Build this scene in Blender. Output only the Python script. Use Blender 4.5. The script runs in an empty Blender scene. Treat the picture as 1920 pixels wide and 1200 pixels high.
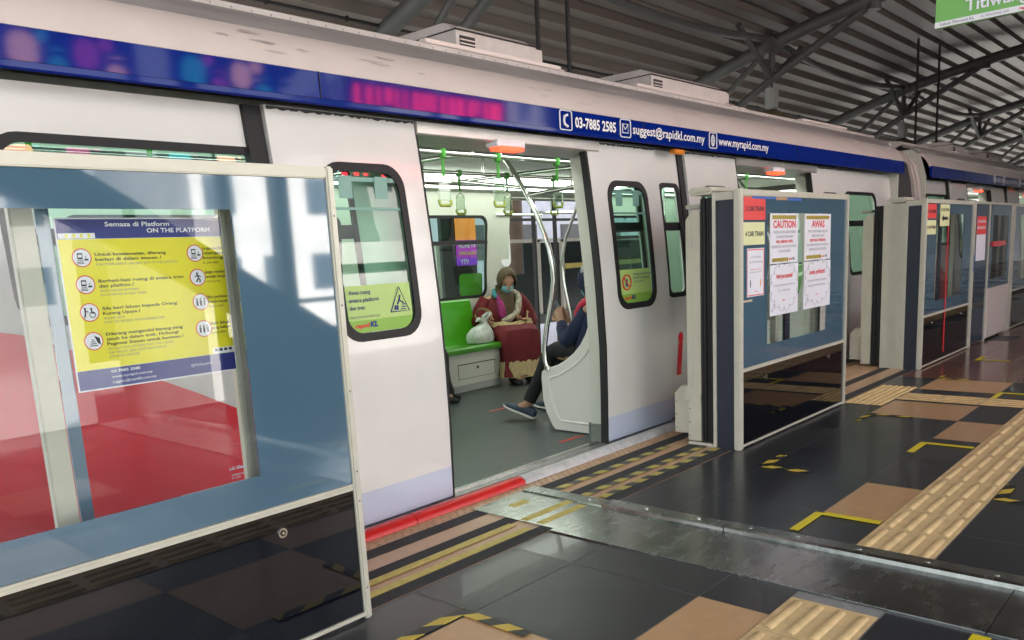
import bpy, bmesh, math, random
from math import sin, cos, pi, radians
from mathutils import Vector, Matrix
random.seed(7)
S = bpy.context.scene
C = S.collection
# ---------------- camera ----------------
YAW, PIT, ROL, H = .832297, .183721, .0530247, 1.286
fw = Vector((sin(YAW)*cos(PIT), cos(YAW)*cos(PIT), -sin(PIT)))
rt = Vector((cos(YAW), -sin(YAW), 0)); dn = fw.cross(rt)
r2 = cos(ROL)*rt + sin(ROL)*dn; d2 = -sin(ROL)*rt + cos(ROL)*dn
cd = bpy.data.cameras.new('camera'); cam = bpy.data.objects.new('camera', cd); C.objects.link(cam)
m = Matrix((r2, -d2, -fw)).transposed().to_4x4(); m.translation = (0, 0, H); cam.matrix_world = m
cd.sensor_width = 36; cd.lens = 1535.69/1920*36; cd.shift_y = (765.85-600)/1920; cd.clip_end = 500; cd.clip_start = .05
S.camera = cam
# ---------------- world and sun ----------------
w = bpy.data.worlds.new('World'); S.world = w; w.use_nodes = True
nt = w.node_tree; sky = nt.nodes.new('ShaderNodeTexSky'); sky.sky_type = 'NISHITA'; sky.sun_disc = False
sky.sun_elevation = radians(50); sky.sun_rotation = radians(15); sky.air_density = 1.0; sky.dust_density = 4.0
hs_ = nt.nodes.new('ShaderNodeHueSaturation'); hs_.inputs['Saturation'].default_value = .28; nt.links.new(sky.outputs[0], hs_.inputs['Color']); nt.links.new(hs_.outputs[0], nt.nodes['Background'].inputs[0]); nt.nodes['Background'].inputs[1].default_value = .15
sl = bpy.data.lights.new('sun', 'SUN'); sl.energy = 4.6; sl.angle = radians(8); sl.color = (1, .96, .9)
so = bpy.data.objects.new('sun', sl); C.objects.link(so)
so.rotation_euler = Vector((sin(radians(15))*cos(radians(50)), cos(radians(15))*cos(radians(50)), sin(radians(50)))).to_track_quat('Z', 'Y').to_euler()
S.view_settings.view_transform = 'Standard'; S.view_settings.look = 'None'; S.view_settings.gamma = 1; S.view_settings.exposure = 2.5
S.view_settings.use_curve_mapping = False
try:
    S.cycles.transparent_max_bounces = 16; S.cycles.max_bounces = 8
except Exception: pass

# ---------------- materials ----------------
MC = {}
def mat(name, col, rough=.5, metal=0., coat=0., nz=0., ns=8., bump=0., bs=40., emit=0., spec=.5, stretch=None, rn=0.):
    if name in MC: return MC[name]
    m = bpy.data.materials.new(name); m.use_nodes = True; t = m.node_tree; b = t.nodes['Principled BSDF']
    c4 = (*col, 1)
    b.inputs['Base Color'].default_value = c4; b.inputs['Roughness'].default_value = rough
    b.inputs['Metallic'].default_value = metal; b.inputs['Coat Weight'].default_value = coat; b.inputs['Coat Roughness'].default_value = .04
    b.inputs['Specular IOR Level'].default_value = spec
    if nz or bump or rn:
        g = t.nodes.new('ShaderNodeNewGeometry'); mp = t.nodes.new('ShaderNodeMapping')
        mp.inputs['Scale'].default_value = stretch or (1, 1, 1); t.links.new(g.outputs['Position'], mp.inputs[0])
    if nz or rn:
        n = t.nodes.new('ShaderNodeTexNoise'); n.inputs['Scale'].default_value = ns; n.inputs['Detail'].default_value = 6; n.inputs['Roughness'].default_value = .65
        t.links.new(mp.outputs[0], n.inputs['Vector'])
    if nz:
        r = t.nodes.new('ShaderNodeMapRange'); r.inputs['From Min'].default_value = .3; r.inputs['From Max'].default_value = .7
        r.inputs['To Min'].default_value = 1-nz; r.inputs['To Max'].default_value = 1+nz*.6
        t.links.new(n.outputs[0], r.inputs[0])
        mx = t.nodes.new('ShaderNodeVectorMath'); mx.operation = 'SCALE'; mx.inputs[0].default_value = col
        t.links.new(r.outputs[0], mx.inputs['Scale']); t.links.new(mx.outputs[0], b.inputs['Base Color'])
    if rn:
        r = t.nodes.new('ShaderNodeMapRange'); r.inputs['From Min'].default_value = .3; r.inputs['From Max'].default_value = .7
        r.inputs['To Min'].default_value = max(0, rough-rn); r.inputs['To Max'].default_value = rough+rn
        t.links.new(n.outputs[0], r.inputs[0]); t.links.new(r.outputs[0], b.inputs['Roughness'])
    if bump:
        n2 = t.nodes.new('ShaderNodeTexNoise'); n2.inputs['Scale'].default_value = bs; n2.inputs['Detail'].default_value = 4
        t.links.new(mp.outputs[0], n2.inputs['Vector'])
        bp = t.nodes.new('ShaderNodeBump'); bp.inputs['Strength'].default_value = bump; bp.inputs['Distance'].default_value = .01
        t.links.new(n2.outputs[0], bp.inputs['Height']); t.links.new(bp.outputs[0], b.inputs['Normal'])
    if emit:
        b.inputs['Emission Color'].default_value = c4; b.inputs['Emission Strength'].default_value = emit
    MC[name] = m; return m
def glass(name, tint, gl=.06, rough=.02):
    if name in MC: return MC[name]
    m = bpy.data.materials.new(name); m.use_nodes = True; t = m.node_tree; t.nodes.clear()
    o = t.nodes.new('ShaderNodeOutputMaterial'); tr = t.nodes.new('ShaderNodeBsdfTransparent'); g = t.nodes.new('ShaderNodeBsdfGlossy')
    tr.inputs[0].default_value = (*tint, 1); g.inputs['Roughness'].default_value = rough
    fr = t.nodes.new('ShaderNodeFresnel'); ge = t.nodes.new('ShaderNodeNewGeometry'); mr_ = t.nodes.new('ShaderNodeMapRange'); mr_.inputs['To Min'].default_value = 1.52; mr_.inputs['To Max'].default_value = 1/1.52
    t.links.new(ge.outputs['Backfacing'], mr_.inputs[0]); t.links.new(mr_.outputs[0], fr.inputs[0])
    ad = t.nodes.new('ShaderNodeMath'); ad.operation = 'ADD'; ad.inputs[1].default_value = gl; ad.use_clamp = True
    mx = t.nodes.new('ShaderNodeMixShader'); t.links.new(fr.outputs[0], ad.inputs[0]); t.links.new(ad.outputs[0], mx.inputs[0])
    t.links.new(tr.outputs[0], mx.inputs[1]); t.links.new(g.outputs[0], mx.inputs[2]); t.links.new(mx.outputs[0], o.inputs[0])
    MC[name] = m; return m
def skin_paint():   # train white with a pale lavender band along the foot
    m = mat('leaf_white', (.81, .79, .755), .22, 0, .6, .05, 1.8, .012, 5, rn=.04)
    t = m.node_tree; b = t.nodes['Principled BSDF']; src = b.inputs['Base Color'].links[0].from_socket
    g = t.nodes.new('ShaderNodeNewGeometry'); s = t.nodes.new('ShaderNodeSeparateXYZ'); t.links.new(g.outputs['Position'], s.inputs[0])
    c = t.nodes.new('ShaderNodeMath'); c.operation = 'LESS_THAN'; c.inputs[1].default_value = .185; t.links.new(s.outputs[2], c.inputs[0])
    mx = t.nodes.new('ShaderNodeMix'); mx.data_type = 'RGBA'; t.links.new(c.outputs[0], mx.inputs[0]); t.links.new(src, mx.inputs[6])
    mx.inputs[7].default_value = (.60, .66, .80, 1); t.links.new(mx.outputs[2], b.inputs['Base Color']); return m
def hazard(name, per, dirn, a=(.75, .58, .05), bcol=(.02, .02, .02), wear=.0):
    m = mat(name, a, .45); t = m.node_tree; b = t.nodes['Principled BSDF']
    g = t.nodes.new('ShaderNodeNewGeometry'); d = t.nodes.new('ShaderNodeVectorMath'); d.operation = 'DOT_PRODUCT'; d.inputs[1].default_value = [k/per for k in dirn]
    t.links.new(g.outputs['Position'], d.inputs[0]); f = t.nodes.new('ShaderNodeMath'); f.operation = 'FRACT'; t.links.new(d.outputs['Value'], f.inputs[0])
    c = t.nodes.new('ShaderNodeMath'); c.operation = 'LESS_THAN'; c.inputs[1].default_value = .5; t.links.new(f.outputs[0], c.inputs[0])
    mx = t.nodes.new('ShaderNodeMix'); mx.data_type = 'RGBA'; t.links.new(c.outputs[0], mx.inputs[0]); mx.inputs[6].default_value = (*a, 1); mx.inputs[7].default_value = (*bcol, 1)
    t.links.new(mx.outputs[2], b.inputs['Base Color']); return m
WHITE = skin_paint()
PINKW = mat('cantrail_white', (.76, .66, .62), .25, 0, .5, .05, 2.5, .02, 30)
ROOFSH = mat('roof_slope_shaded', (.36, .33, .32), .45, 0, .1, .22, 2.2, .05, 20, stretch=(.5, 3, 3))  # darker than the white panels: canopy shade painted into the roof slope colour
BLUE = mat('livery_blue', (.003, .018, .20), .06, 0, 0, .04, 6, spec=.30)
BLK = mat('rubber_black', (.012, .012, .013), .55, 0, 0, .2, 20)
BLKG = mat('gloss_black', (.004, .005, .008), .02, 0, .45, 0)
CREAM = mat('cream_aluminium', (.62, .60, .50), .38, .15, .1, .06, 9, .02, 60)
CREAMD = mat('cream_cover', (.56, .54, .43), .45, 0, .1, .10, 5, .03, 60)
NAVY = mat('navy_panel', (.022, .028, .05), .42, 0, .1, .15, 14, .05, 120)
FRIT = mat('blue_frit_glass', (.075, .150, .215), .04, 0, 1., .05, 3, spec=.8); FRIT.node_tree.nodes['Principled BSDF'].inputs['Coat IOR'].default_value = 1.75
CLR = glass('clear_glass', (.90, .94, .94), .035, .01)
CLRT = glass('thin_clear_glass', (.95, .97, .97), -.045, .02)
GREENGL = glass('green_tinted_glass', (.55, .80, .70), .05, .02)
SILV = mat('brushed_steel', (.62, .62, .60), .24, 1, 0, .1, 30, .02, 200, stretch=(1, 8, 8))
CHROME = mat('polished_tube', (.75, .75, .72), .14, 1)
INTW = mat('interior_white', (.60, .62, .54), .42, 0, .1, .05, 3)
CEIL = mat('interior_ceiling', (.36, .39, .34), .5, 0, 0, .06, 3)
FLOORG = mat('train_vinyl', (.042, .056, .052), .42, 0, .1, .18, 5, .06, 90)
SEATG = mat('green_seat', (.045, .27, .006), .28, 0, .5, .05, 4)
LAMP = mat('lamp_white', (.92, 1, .88), .5, emit=1.5)
REDL = mat('lamp_red', (1, .03, .01), .4, emit=1.3)
PAPER = mat('paper', (.80, .81, .88), .55, 0, 0, .03, 9, .15, 12)
INK = mat('ink_black', (.03, .03, .035), .6); INKG = mat('ink_grey', (.22, .22, .24), .6)
REDI = mat('ink_red', (.75, .05, .05), .5); WHI = mat('ink_white', (.85, .85, .88), .5)
NAVYI = mat('ink_navy', (.03, .04, .22), .5); REDLIV = mat('livery_red', (.85, .03, .05), .2, 0, .5, .04, 5)
YEL = mat('poster_yellow', (.85, .76, .02), .4, 0, .2, .03, 6); ORNG = mat('ink_orange', (.85, .25, .02), .5)
SIGNG = mat('sign_green', (.13, .42, .04), .35, 0, .2); STG = mat('sticker_green', (.48, .68, .20), .4); STD = mat('sticker_green_dark', (.26, .50, .06), .4)
STEEL = mat('painted_steel_grey', (.085, .088, .085), .5, 0, 0, .18, 6, .05, 60)
TILED = mat('dark_tile', (.034, .038, .041), .33, 0, .1, .10, 3, .04, 160, rn=.02)
TILET = mat('tan_tile', (.56, .33, .155), .30, 0, .15, .13, 16, .05, 160)
TILEB = mat('brown_tile', (.20, .075, .05), .20, 0, .3, .12, 6, .03, 160)
GROUT = mat('grout', (.30, .30, .29), .8, 0, 0, .2, 30)
TACT = mat('tactile_cream', (.82, .60, .30), .5, 0, 0, .2, 12, .08, 150)
TANF = mat('edge_tan', (.58, .36, .21), .38, 0, .1, .14, 8, .06, 120)
GRIP = mat('grip_black', (.035, .037, .042), .8, 0, 0, .25, 30, .4, 300)
YTAPE = mat('yellow_tape', (.62, .51, .13), .55, 0, 0, .22, 22); YCLEAN = mat('clean_yellow_tape', (.80, .66, .02), .4)
REDB = mat('red_rubber', (.66, .015, .015), .38, 0, .1, .18, 12, .1, 60)
CONC = mat('pale_render', (.55, .55, .60), .8, 0, 0, .15, 2, .1, 20)
CORR = mat('roof_sheet', (.165, .142, .125), .5, .1, 0, .16, 1.5, .03, 10, stretch=(.3, 2, 2))
HZ1 = hazard('hazard_paper', .03, (1, 0, 1)); HZF = hazard('hazard_floor', .17, (1, .45, 0), (.50, .42, .10), (.05, .05, .05)); HZC = hazard('hazard_corner', .15, (.8, 1, 0), (.68, .5, .06))
SKIN = mat('skin', (.46, .25, .155), .5); SKIN2 = mat('skin_light', (.40, .22, .14), .5)
MAROON = mat('maroon_cloth', (.12, .003, .007), .8, 0, 0, .2, 9, 1., 13); OLIVE = mat('brown_scarf_cloth', (.075, .048, .02), .75, 0, 0, .15, 12, .2, 60)
NAVYC = mat('navy_cloth', (.012, .02, .06), .85, 0, 0, .2, 14, 1., 13); BLKC = mat('black_cloth', (.008, .008, .01), .85, 0, 0, .2, 14, .3, 60)
LACE = mat('lace', (.50, .40, .20), .8, 0, 0, .45, 60, .6, 90); MASKM = mat('mask_blue', (.25, .55, .65), .7)
SHAWL = mat('patterned_shawl', (.42, .38, .28), .8, 0, 0, .75, 38, .3, 80); MAGN = mat('magenta_cloth', (.30, .02, .14), .8, 0, 0, .5, 30, .3, 80)
BAG = mat('plastic_bag', (.56, .60, .54), .30, 0, .3, .25, 16, 1., 26); TEAL = mat('teal_cloth', (.03, .22, .25), .8)

# ---------------- mesh helpers ----------------
ORG = {}
class MB:
    def __init__(s): s.v = []; s.f = []; s.mi = []; s.cur = 0; s.mats = []
    def m(s, mt):
        if mt not in s.mats: s.mats.append(mt)
        s.cur = s.mats.index(mt); return s
    def add(s, vs, fs):
        o = len(s.v); s.v += [tuple(v) for v in vs]
        for f in fs: s.f.append([o+i for i in f]); s.mi.append(s.cur)
        return s
    def box(s, x0, x1, y0, y1, z0, z1, b=0):
        if b <= 0:
            return s.add([(x, y, z) for z in (z0, z1) for y in (y0, y1) for x in (x0, x1)],
                [(0, 2, 3, 1), (4, 5, 7, 6), (0, 1, 5, 4), (2, 6, 7, 3), (0, 4, 6, 2), (1, 3, 7, 5)])
        bm = bmesh.new(); bmesh.ops.create_cube(bm, size=1)
        for v in bm.verts: v.co = Vector(((x0+x1)/2+v.co.x*(x1-x0), (y0+y1)/2+v.co.y*(y1-y0), (z0+z1)/2+v.co.z*(z1-z0)))
        bmesh.ops.bevel(bm, geom=bm.edges[:], offset=b, segments=2, affect='EDGES'); return s.bm(bm)
    def bm(s, bm, M=None):
        bm.verts.index_update(); s.add([(M @ v.co) if M else v.co for v in bm.verts], [[v.index for v in f.verts] for f in bm.faces]); bm.free(); return s
    def prism(s, pts, ax, a0, a1):   # 2d outline pulled along an axis: 0 x (pts y,z), 1 y (pts x,z), 2 z (pts x,y)
        def P(p, a): return (a, p[0], p[1]) if ax == 0 else ((p[0], a, p[1]) if ax == 1 else (p[0], p[1], a))
        n = len(pts); vs = [P(p, a0) for p in pts]+[P(p, a1) for p in pts]
        fs = [tuple(range(n)), tuple(range(2*n-1, n-1, -1))]+[(i, i+n, (i+1) % n+n, (i+1) % n) for i in range(n)]
        return s.add(vs, fs)
    def tube(s, path, r, n=12, caps=True):
        path = [Vector(p) for p in path]; R = r if isinstance(r, (list, tuple)) else [r]*len(path); rings = []; up = None
        for i, p in enumerate(path):
            d = (path[min(i+1, len(path)-1)]-path[max(i-1, 0)]).normalized()
            if up is None: up = Vector((0, 0, 1)) if abs(d.z) < .9 else Vector((1, 0, 0))
            a = d.cross(up).normalized(); b = a.cross(d).normalized(); up = b
            rings.append([p+R[i]*(cos(2*pi*k/n)*a+sin(2*pi*k/n)*b) for k in range(n)])
        return s.rings(rings, caps)
    def rings(s, rings, caps=True, closed=True):
        n = len(rings[0]); vs = [v for r in rings for v in r]; fs = []
        for i in range(len(rings)-1):
            for k in range(n if closed else n-1): fs.append((i*n+k, i*n+(k+1) % n, (i+1)*n+(k+1) % n, (i+1)*n+k))
        if caps: fs += [tuple(range(n-1, -1, -1)), tuple((len(rings)-1)*n+k for k in range(n))]
        return s.add(vs, fs)
    def loft(s, secs, n=28, caps=True, fold=0, k=9, sq=1.):  # secs: (centre, axis_a, axis_b)
        R = []
        for j, (c, a, b) in enumerate(secs):
            c, a, b = Vector(c), Vector(a), Vector(b)
            R.append([c+(1+fold*cos(k*t+j*.7)*(j/len(secs)))*(math.copysign(abs(cos(t))**sq, cos(t))*a+math.copysign(abs(sin(t))**sq, sin(t))*b) for t in [2*pi*i/n for i in range(n)]])
        return s.rings(R, caps)
    def ell(s, c, rx, ry, rz, seg=20, M=None):
        bm = bmesh.new(); bmesh.ops.create_uvsphere(bm, u_segments=seg, v_segments=seg//2+2, radius=1)
        T = Matrix.Translation(c) @ (M or Matrix()) @ Matrix.Diagonal((rx, ry, rz, 1)); return s.bm(bm, T)
    def quad(s, o, u, v): o, u, v = Vector(o), Vector(u), Vector(v); return s.add([o, o+u, o+u+v, o+v], [(0, 1, 2, 3)])
    def disc(s, c, r, nrm, t=.004, n=24):
        c = Vector(c); nrm = Vector(nrm); return s.tube([c, c+nrm*t], r, n)
    def build(s, name, mt=None, par=None, smooth=False, bevel=0, label=None):
        me = bpy.data.meshes.new(name); o0 = ORG.get(par, Vector()) if par else Vector()
        me.from_pydata([Vector(v)-o0 for v in s.v], [], s.f)
        if mt: me.materials.append(mt)
        else:
            for q in s.mats: me.materials.append(q)
            me.polygons.foreach_set('material_index', s.mi)
        me.update(); ob = bpy.data.objects.new(name, me); C.objects.link(ob)
        b = bmesh.new(); b.from_mesh(me); bmesh.ops.recalc_face_normals(b, faces=b.faces[:]); b.to_mesh(me); b.free()
        if smooth:
            me.polygons.foreach_set('use_smooth', [True]*len(me.polygons))
            try: me.set_sharp_from_angle(angle=radians(40))
            except Exception: pass
        if bevel:
            q = ob.modifiers.new('bevel', 'BEVEL'); q.width = bevel; q.segments = 2; q.limit_method = 'ANGLE'
        if par: ob.parent = par; ORG[ob] = ORG[par]
        if label: ob['label'] = label
        return ob
def thing(name, label, cat, loc, group=None):
    o = bpy.data.objects.new(name, None); C.objects.link(o); o.location = loc; ORG[o] = Vector(loc); o.empty_display_size = .1
    tag(o, label, cat, group); return o
def tag(o, label, cat, group=None):
    o['label'] = label; o['category'] = cat
    if group: o['group'] = group
    return o
def struct(o, kind='structure'): o['kind'] = kind; return o
def dup(root, d, label=None, skip=()):
    d = Vector(d); r = root.copy(); C.objects.link(r); r.location = root.location+d; ORG[r] = ORG[root]+d
    if label: r['label'] = label
    def rec(s, t):
        for ch in [o for o in list(C.objects) if o.parent == s]:
            if ch.name.split('.')[0] in skip: continue
            c = ch.copy(); C.objects.link(c); c.parent = t; ORG[c] = ORG[r]; rec(ch, c)
    rec(root, r); return r
def letters(mb, body, o, u, v, width=None, bold=0., shear=0., align='L'):
    """add outline letters to mb; o lower left corner, u unit right, v up vector whose length is the cap height"""
    cu = bpy.data.curves.new('t', 'FONT'); cu.body = body; cu.offset = bold; cu.shear = shear; cu.resolution_u = 2
    ob = bpy.data.objects.new('t', cu); C.objects.link(ob); bpy.context.view_layer.update()
    me = bpy.data.meshes.new_from_object(ob.evaluated_get(bpy.context.evaluated_depsgraph_get()))
    o, u, v = Vector(o), Vector(u).normalized(), Vector(v); h = v.length; vn = v.normalized()
    if len(me.vertices):
        xs = [p.co.x for p in me.vertices]; x0, x1 = min(xs), max(xs); sy = h/.69; sx = (width/(x1-x0)) if width else sy
        if align == 'C': o = o-u*sx*(x1-x0)/2
        mb.add([o+u*(p.co.x-x0)*sx+vn*p.co.y*sy for p in me.vertices], [tuple(f.vertices) for f in me.polygons])
    bpy.data.objects.remove(ob); bpy.data.curves.remove(cu); bpy.data.meshes.remove(me)
UX, UZ = Vector((1, 0, 0)), Vector((0, 0, 1))
def front(name, lines, Y, par, mt):
    """lines: (text, x, z, height, width or None, bold, align)"""
    b = MB()
    for L in lines:
        t, x, z, h = L[:4]; wd = L[4] if len(L) > 4 else None; bo = L[5] if len(L) > 5 else 0; al = L[6] if len(L) > 6 else 'L'; sh = L[7] if len(L) > 7 else 0
        letters(b, t, (x, Y, z), UX, UZ*h, wd, bo, sh, al)
    return b.build(name, mt, par)
def rr(x0, x1, z0, z1, r, n=6):
    p = []
    for cx, cz, a in ((x1-r, z1-r, 0), (x0+r, z1-r, 90), (x0+r, z0+r, 180), (x1-r, z0+r, 270)):
        for i in range(n+1): t = radians(a+90*i/n); p.append((cx+r*cos(t), cz+r*sin(t)))
    return p

# ---------------- platform floor ----------------
PE = 3.10
g = MB(); g.m(GROUT).quad((-6, -3, -.003), (46, 0, 0), (0, 2.38+3, 0))
rx = lambda k: .175+.6*k if True else 0
Ys = [-2.74, -2.14, -1.54, -.94, -.34, .26, .86, 1.17, 1.45, 2.05, 2.38]
TILED2 = mat('dark_tile_worn', (.044, .048, .049), .38, 0, .05, .12, 4, .05, 140, rn=.04); TILED3 = mat('dark_tile_deep', (.027, .031, .036), .30, 0, .12, .10, 5, .04, 160, rn=.02); TILET2 = mat('tan_tile_pale', (.62, .38, .19), .36, 0, .1, .10, 12, .05, 150)
def vary(mt, i, j):
    h = (i*37+j*91+i*j*13) % 10
    return (TILED2 if h < 3 else TILED3 if h < 6 else TILED) if mt is TILED else (TILET2 if mt is TILET and h < 4 else mt)
def tile_mat(i, j):
    X = .175+.6*i+.3; y0 = Ys[j]
    if X > 7.4:
        if y0 == 1.45: return TILET if 7.4 < X < 7.8 else TILEB
        if X < 7.8: return TILED
        if X > 11 and (i+j) % 3 == 0: return TILED
        if (i*7+j*3) % 5 == 0 and y0 < 1.4: return TILED if (i+j) % 2 else TILET
        return TILEB
    if y0 == 1.17: return TILET if (i % 3 == 0 and (i in (3, 6, 9))) or i == 1 or i == 0 and False else TILED
    if y0 == 1.45: return TILET if i in (2, 10, 0) else TILED
    if y0 == .26: return TILET if i in (-1, 1) else TILED
    if y0 in (-.34, -.94): return TILET if (i*3+j*5) % 7 == 0 else TILED
    return TILED
for i in range(-9, 62):
    for j in range(len(Ys)-1):
        if Ys[j] == .86: continue
        x0 = .175+.6*i; q = .0024
        if j == 9 and i % 1 == 0: pass
        g.m(vary(tile_mat(i, j), i, j)).quad((x0+q, Ys[j]+q, 0), (.6-2*q, 0, 0), (0, Ys[j+1]-Ys[j]-2*q, 0))
# edge zone
g.m(TANF)
for i in range(-9, 62):
    x0 = .175+.6*i+.28; g.quad((x0+.0015, 2.38, 0), (.597, 0, 0), (0, PE-2.38, 0))
g.m(GROUT).quad((-6, 2.38, -.003), (46, 0, 0), (0, PE-2.38, 0))
struct(g.build('platform_floor'))
b = MB(); b.box(-6, 40, -3, PE-.001, -1.2, -.006); struct(b.build('platform_slab', CONC))
b = MB(); b.box(-30, 60, -60, 80, -5.2, -5.0); struct(b.build('ground', mat('pale_forecourt', (.34, .34, .33), .9, 0, 0, .2, 1)))
b = MB()
for y0, y1, z in ((2.385, 2.46, .004), (2.61, 2.69, .004), (2.815, 2.9, .004)): b.box(-6, 40, y0, y1, .0005, z)
struct(b.build('grip_strips', GRIP))
def dome_bar(b, x0, x1, y, w=.034, h=.009):
    n = 4; R = []
    for xx, s in ((x0, .3), (x0+.012, 1), (x1-.012, 1), (x1, .3)):
        R.append([(xx, y+w/2*cos(t)*(.6+.4*s), .0035+h*s*sin(t)) for t in [pi*k/n for k in range(n+1)]])
    b.rings(R, False, False)
b = MB(); b.m(TACT)
for i in range(-9, 62):
    x0 = -.035+.31*i*1.0
    if 2.80 < x0+.155 < 3.40: continue
    b.quad((x0+.001, .862, .0035), (.308, 0, 0), (0, .306, 0))
    if x0 < 18:
        for k in range(4): dome_bar(b, x0+.022, x0+.288, .862+.306*(k+.5)/4)
for i in range(0, 3):      # cross strip to the train
    y0 = 1.17+.30*i; b.quad((6.82, y0, .0035), (.31, 0, 0), (0, .298, 0))
    for k in range(4):
        x = 6.82+.31*(k+.5)/4; b.box(x-.017, x+.017, y0+.02, y0+.28, .003, .009, .003)
b.quad((6.5, 2.06, .0035), (.93, 0, 0), (0, .30, 0))
for i in range(17):
    for k in range(6): b.disc((6.53+.055*i, 2.085+.05*k, .003), .016, (0, 0, 1), .006, 8)
struct(b.build('tactile_paving', TACT, smooth=True))
b = MB()
for i in range(190):
    for k in range(3): b.disc((-.1+.052*i+(.026 if k % 2 else 0), 2.925+.032*k, .0), .010, (0, 0, 1), .003, 6)
b.box(7.0, 9.5, 2.74, 3.0, .001, .005)
for i in range(48):
    for k in range(5): b.disc((7.03+.052*i, 2.76+.05*k, .004), .016, (0, 0, 1), .006, 6)
struct(b.build('edge_studs', mat('edge_stud_tan', (.48, .31, .18), .55, 0, 0, .2, 20), smooth=True))
# yellow tapes
def tape(name, label, quads, mt, cat='floor tape', group='tape marks on the platform'):
    b = MB()
    for x0, x1, y0, y1 in quads: b.box(x0, x1, y0, y1, .0042, .006)
    tag(b.build(name, mt), label, cat, group)
EG = 'worn yellow tapes along the platform edge'
tape('edge_tape', 'worn plain yellow tape beside the middle black strip, left of the steel plate', [(1.5, 2.80, 2.562, 2.608)], YTAPE, group=EG)
tape('edge_tape', 'worn plain yellow tape next to the dark tiles, left of the steel plate', [(1.55, 2.80, 2.463, 2.508)], YTAPE, group=EG)
tape('edge_tape', 'yellow tape piece on the steel plate next to the dark tiles', [(2.89, 3.23, 2.463, 2.508)], YTAPE, group=EG)
tape('edge_tape', 'yellow tape piece on the steel plate beside the middle black strip', [(2.885, 3.25, 2.562, 2.608)], YTAPE, group=EG)
tape('edge_tape', 'short yellow tape scrap on the steel plate nearest the train', [(3.02, 3.14, 2.76, 2.812)], YTAPE, group=EG)
tape('hazard_tape', 'black and yellow striped tape nearest the train, right of the steel plate', [(3.33, 4.55, 2.76, 2.808)], HZF, group=EG)
tape('hazard_tape', 'middle black and yellow striped tape right of the steel plate', [(3.38, 4.75, 2.562, 2.608)], HZF, group=EG)
tape('hazard_tape', 'striped tape beside the dark tiles running up to the second platform screen', [(3.4, 4.9, 2.463, 2.508)], HZF, group=EG)
tape('queue_mark', 'plain yellow L of tape at the corner of the tan tile behind the steel ridge', [(3.445, 3.745, 1.435, 1.475), (3.72, 3.765, 1.175, 1.4345)], YCLEAN)
tape('queue_mark', 'plain yellow L of tape between the black tiles in front of the second platform screen', [(5.13, 5.42, 1.435, 1.475), (5.385, 5.425, 1.175, 1.4345)], YCLEAN)
tape('queue_mark', 'yellow L of tape just past the striped tactile crossing', [(7.13, 7.42, 1.415, 1.455), (7.385, 7.425, 1.175, 1.4145)], YCLEAN)
tape('queue_mark', 'distant yellow L of tape on the brown tiles', [(9.25, 9.56, 2.01, 2.05), (9.27, 9.31, 1.74, 2.0095)], YCLEAN)
tape('hazard_corner', 'striped black and yellow corner mark framing the tan tile at the bottom of the picture', [(1.5, 1.975, 2.055, 2.105), (1.93, 1.975, 1.76, 2.0545)], HZC)
tape('hazard_corner', 'striped corner mark on black tiles in front of the second platform screen', [(4.38, 4.69, 2.03, 2.075), (4.38, 4.425, 1.77, 2.0295)], HZC)
tape('hazard_corner', 'striped corner mark at the edge of the shiny tan tiles before the tactile crossing', [(5.88, 6.18, 2.01, 2.05), (6.14, 6.18, 1.74, 2.0095)], HZC)
tape('hazard_corner', 'striped corner mark at the right edge beside the ribbed guide strip', [(4.37, 4.67, .81, .855), (4.37, 4.41, .56, .8095)], HZC)
tape('hazard_corner', 'far striped corner mark on the brown tiles beside the third platform screen', [(7.95, 8.2, 2.03, 2.06), (7.95, 7.99, 1.8, 2.0295)], HZC)
tape('queue_mark', 'yellow tape corner cut off by the bottom edge at the right', [(2.55, 2.80, .53, .585)], YCLEAN)
# steel expansion plate
t = thing('expansion_plate', 'brushed steel cover plate and raised ridge crossing the platform floor', 'cover plate', (3.05, .5, 0))
MET = mat('floor_steel', (.40, .42, .40), .25, 1, 0, .25, 5, .06, 12, rn=.07, stretch=(1, 2.5, 1))
b = MB()
for y0, y1 in ((-2.9, .55), (.553, 1.69), (1.693, 2.38)): b.box(2.83, 3.25, y0, y1, .0003, .007, .0015)
b.box(2.87, 3.25, 2.3805, 2.93, .0031, .0041)
b.build('plate', MET, t)
b = MB(); b.prism([(3.25, .004), (3.253, .024), (3.275, .027), (3.355, .024), (3.365, .006)], 1, -2.9, 1.70)
b.prism([(3.25, .004), (3.253, .022), (3.275, .024), (3.355, .021), (3.365, .006)], 1, 1.705, 2.38)
b.prism([(3.25, .004), (3.26, .012), (3.355, .012), (3.36, .006)], 1, 2.381, 2.92); b.build('ridge', MET, t)
for y in (-.2, .3, .62, .86, 1.12, 1.38, 1.60, 1.86, 2.15, 2.5, 2.78):
    MB().disc((3.312, y, .024 if y < 2.38 else .0115), .009, (0, 0, 1), .003, 12).build('screw', CHROME, t)
# bumper strips at the edge
def bumper(x0, x1, mt, label):
    b = MB(); b.prism([(3.0, .001)]+[(3.05-.05*cos(a), .001+.042*sin(a)) for a in [pi*k/8 for k in range(1, 8)]]+[(3.10, .001)], 0, x0, x1)
    tag(b.build('edge_bumper', mt, smooth=True), label, 'edge bumper', 'rubber bumpers along the platform edge')
bumper(1.2, 2.555, REDB, 'red rubber edge bumper beside the cream frame of the nearest screen')
bumper(2.56, 3.38, REDB, 'red rubber edge bumper below the open train door')
WB = mat('bumper_white', (.60, .60, .60), .4, 0, 0, .25, 14)
bumper(3.385, 4.28, WB, 'whitish edge bumper below the right half of the open doorway'); bumper(4.285, 5.6, WB, 'whitish edge bumper running behind the second platform screen')

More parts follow.
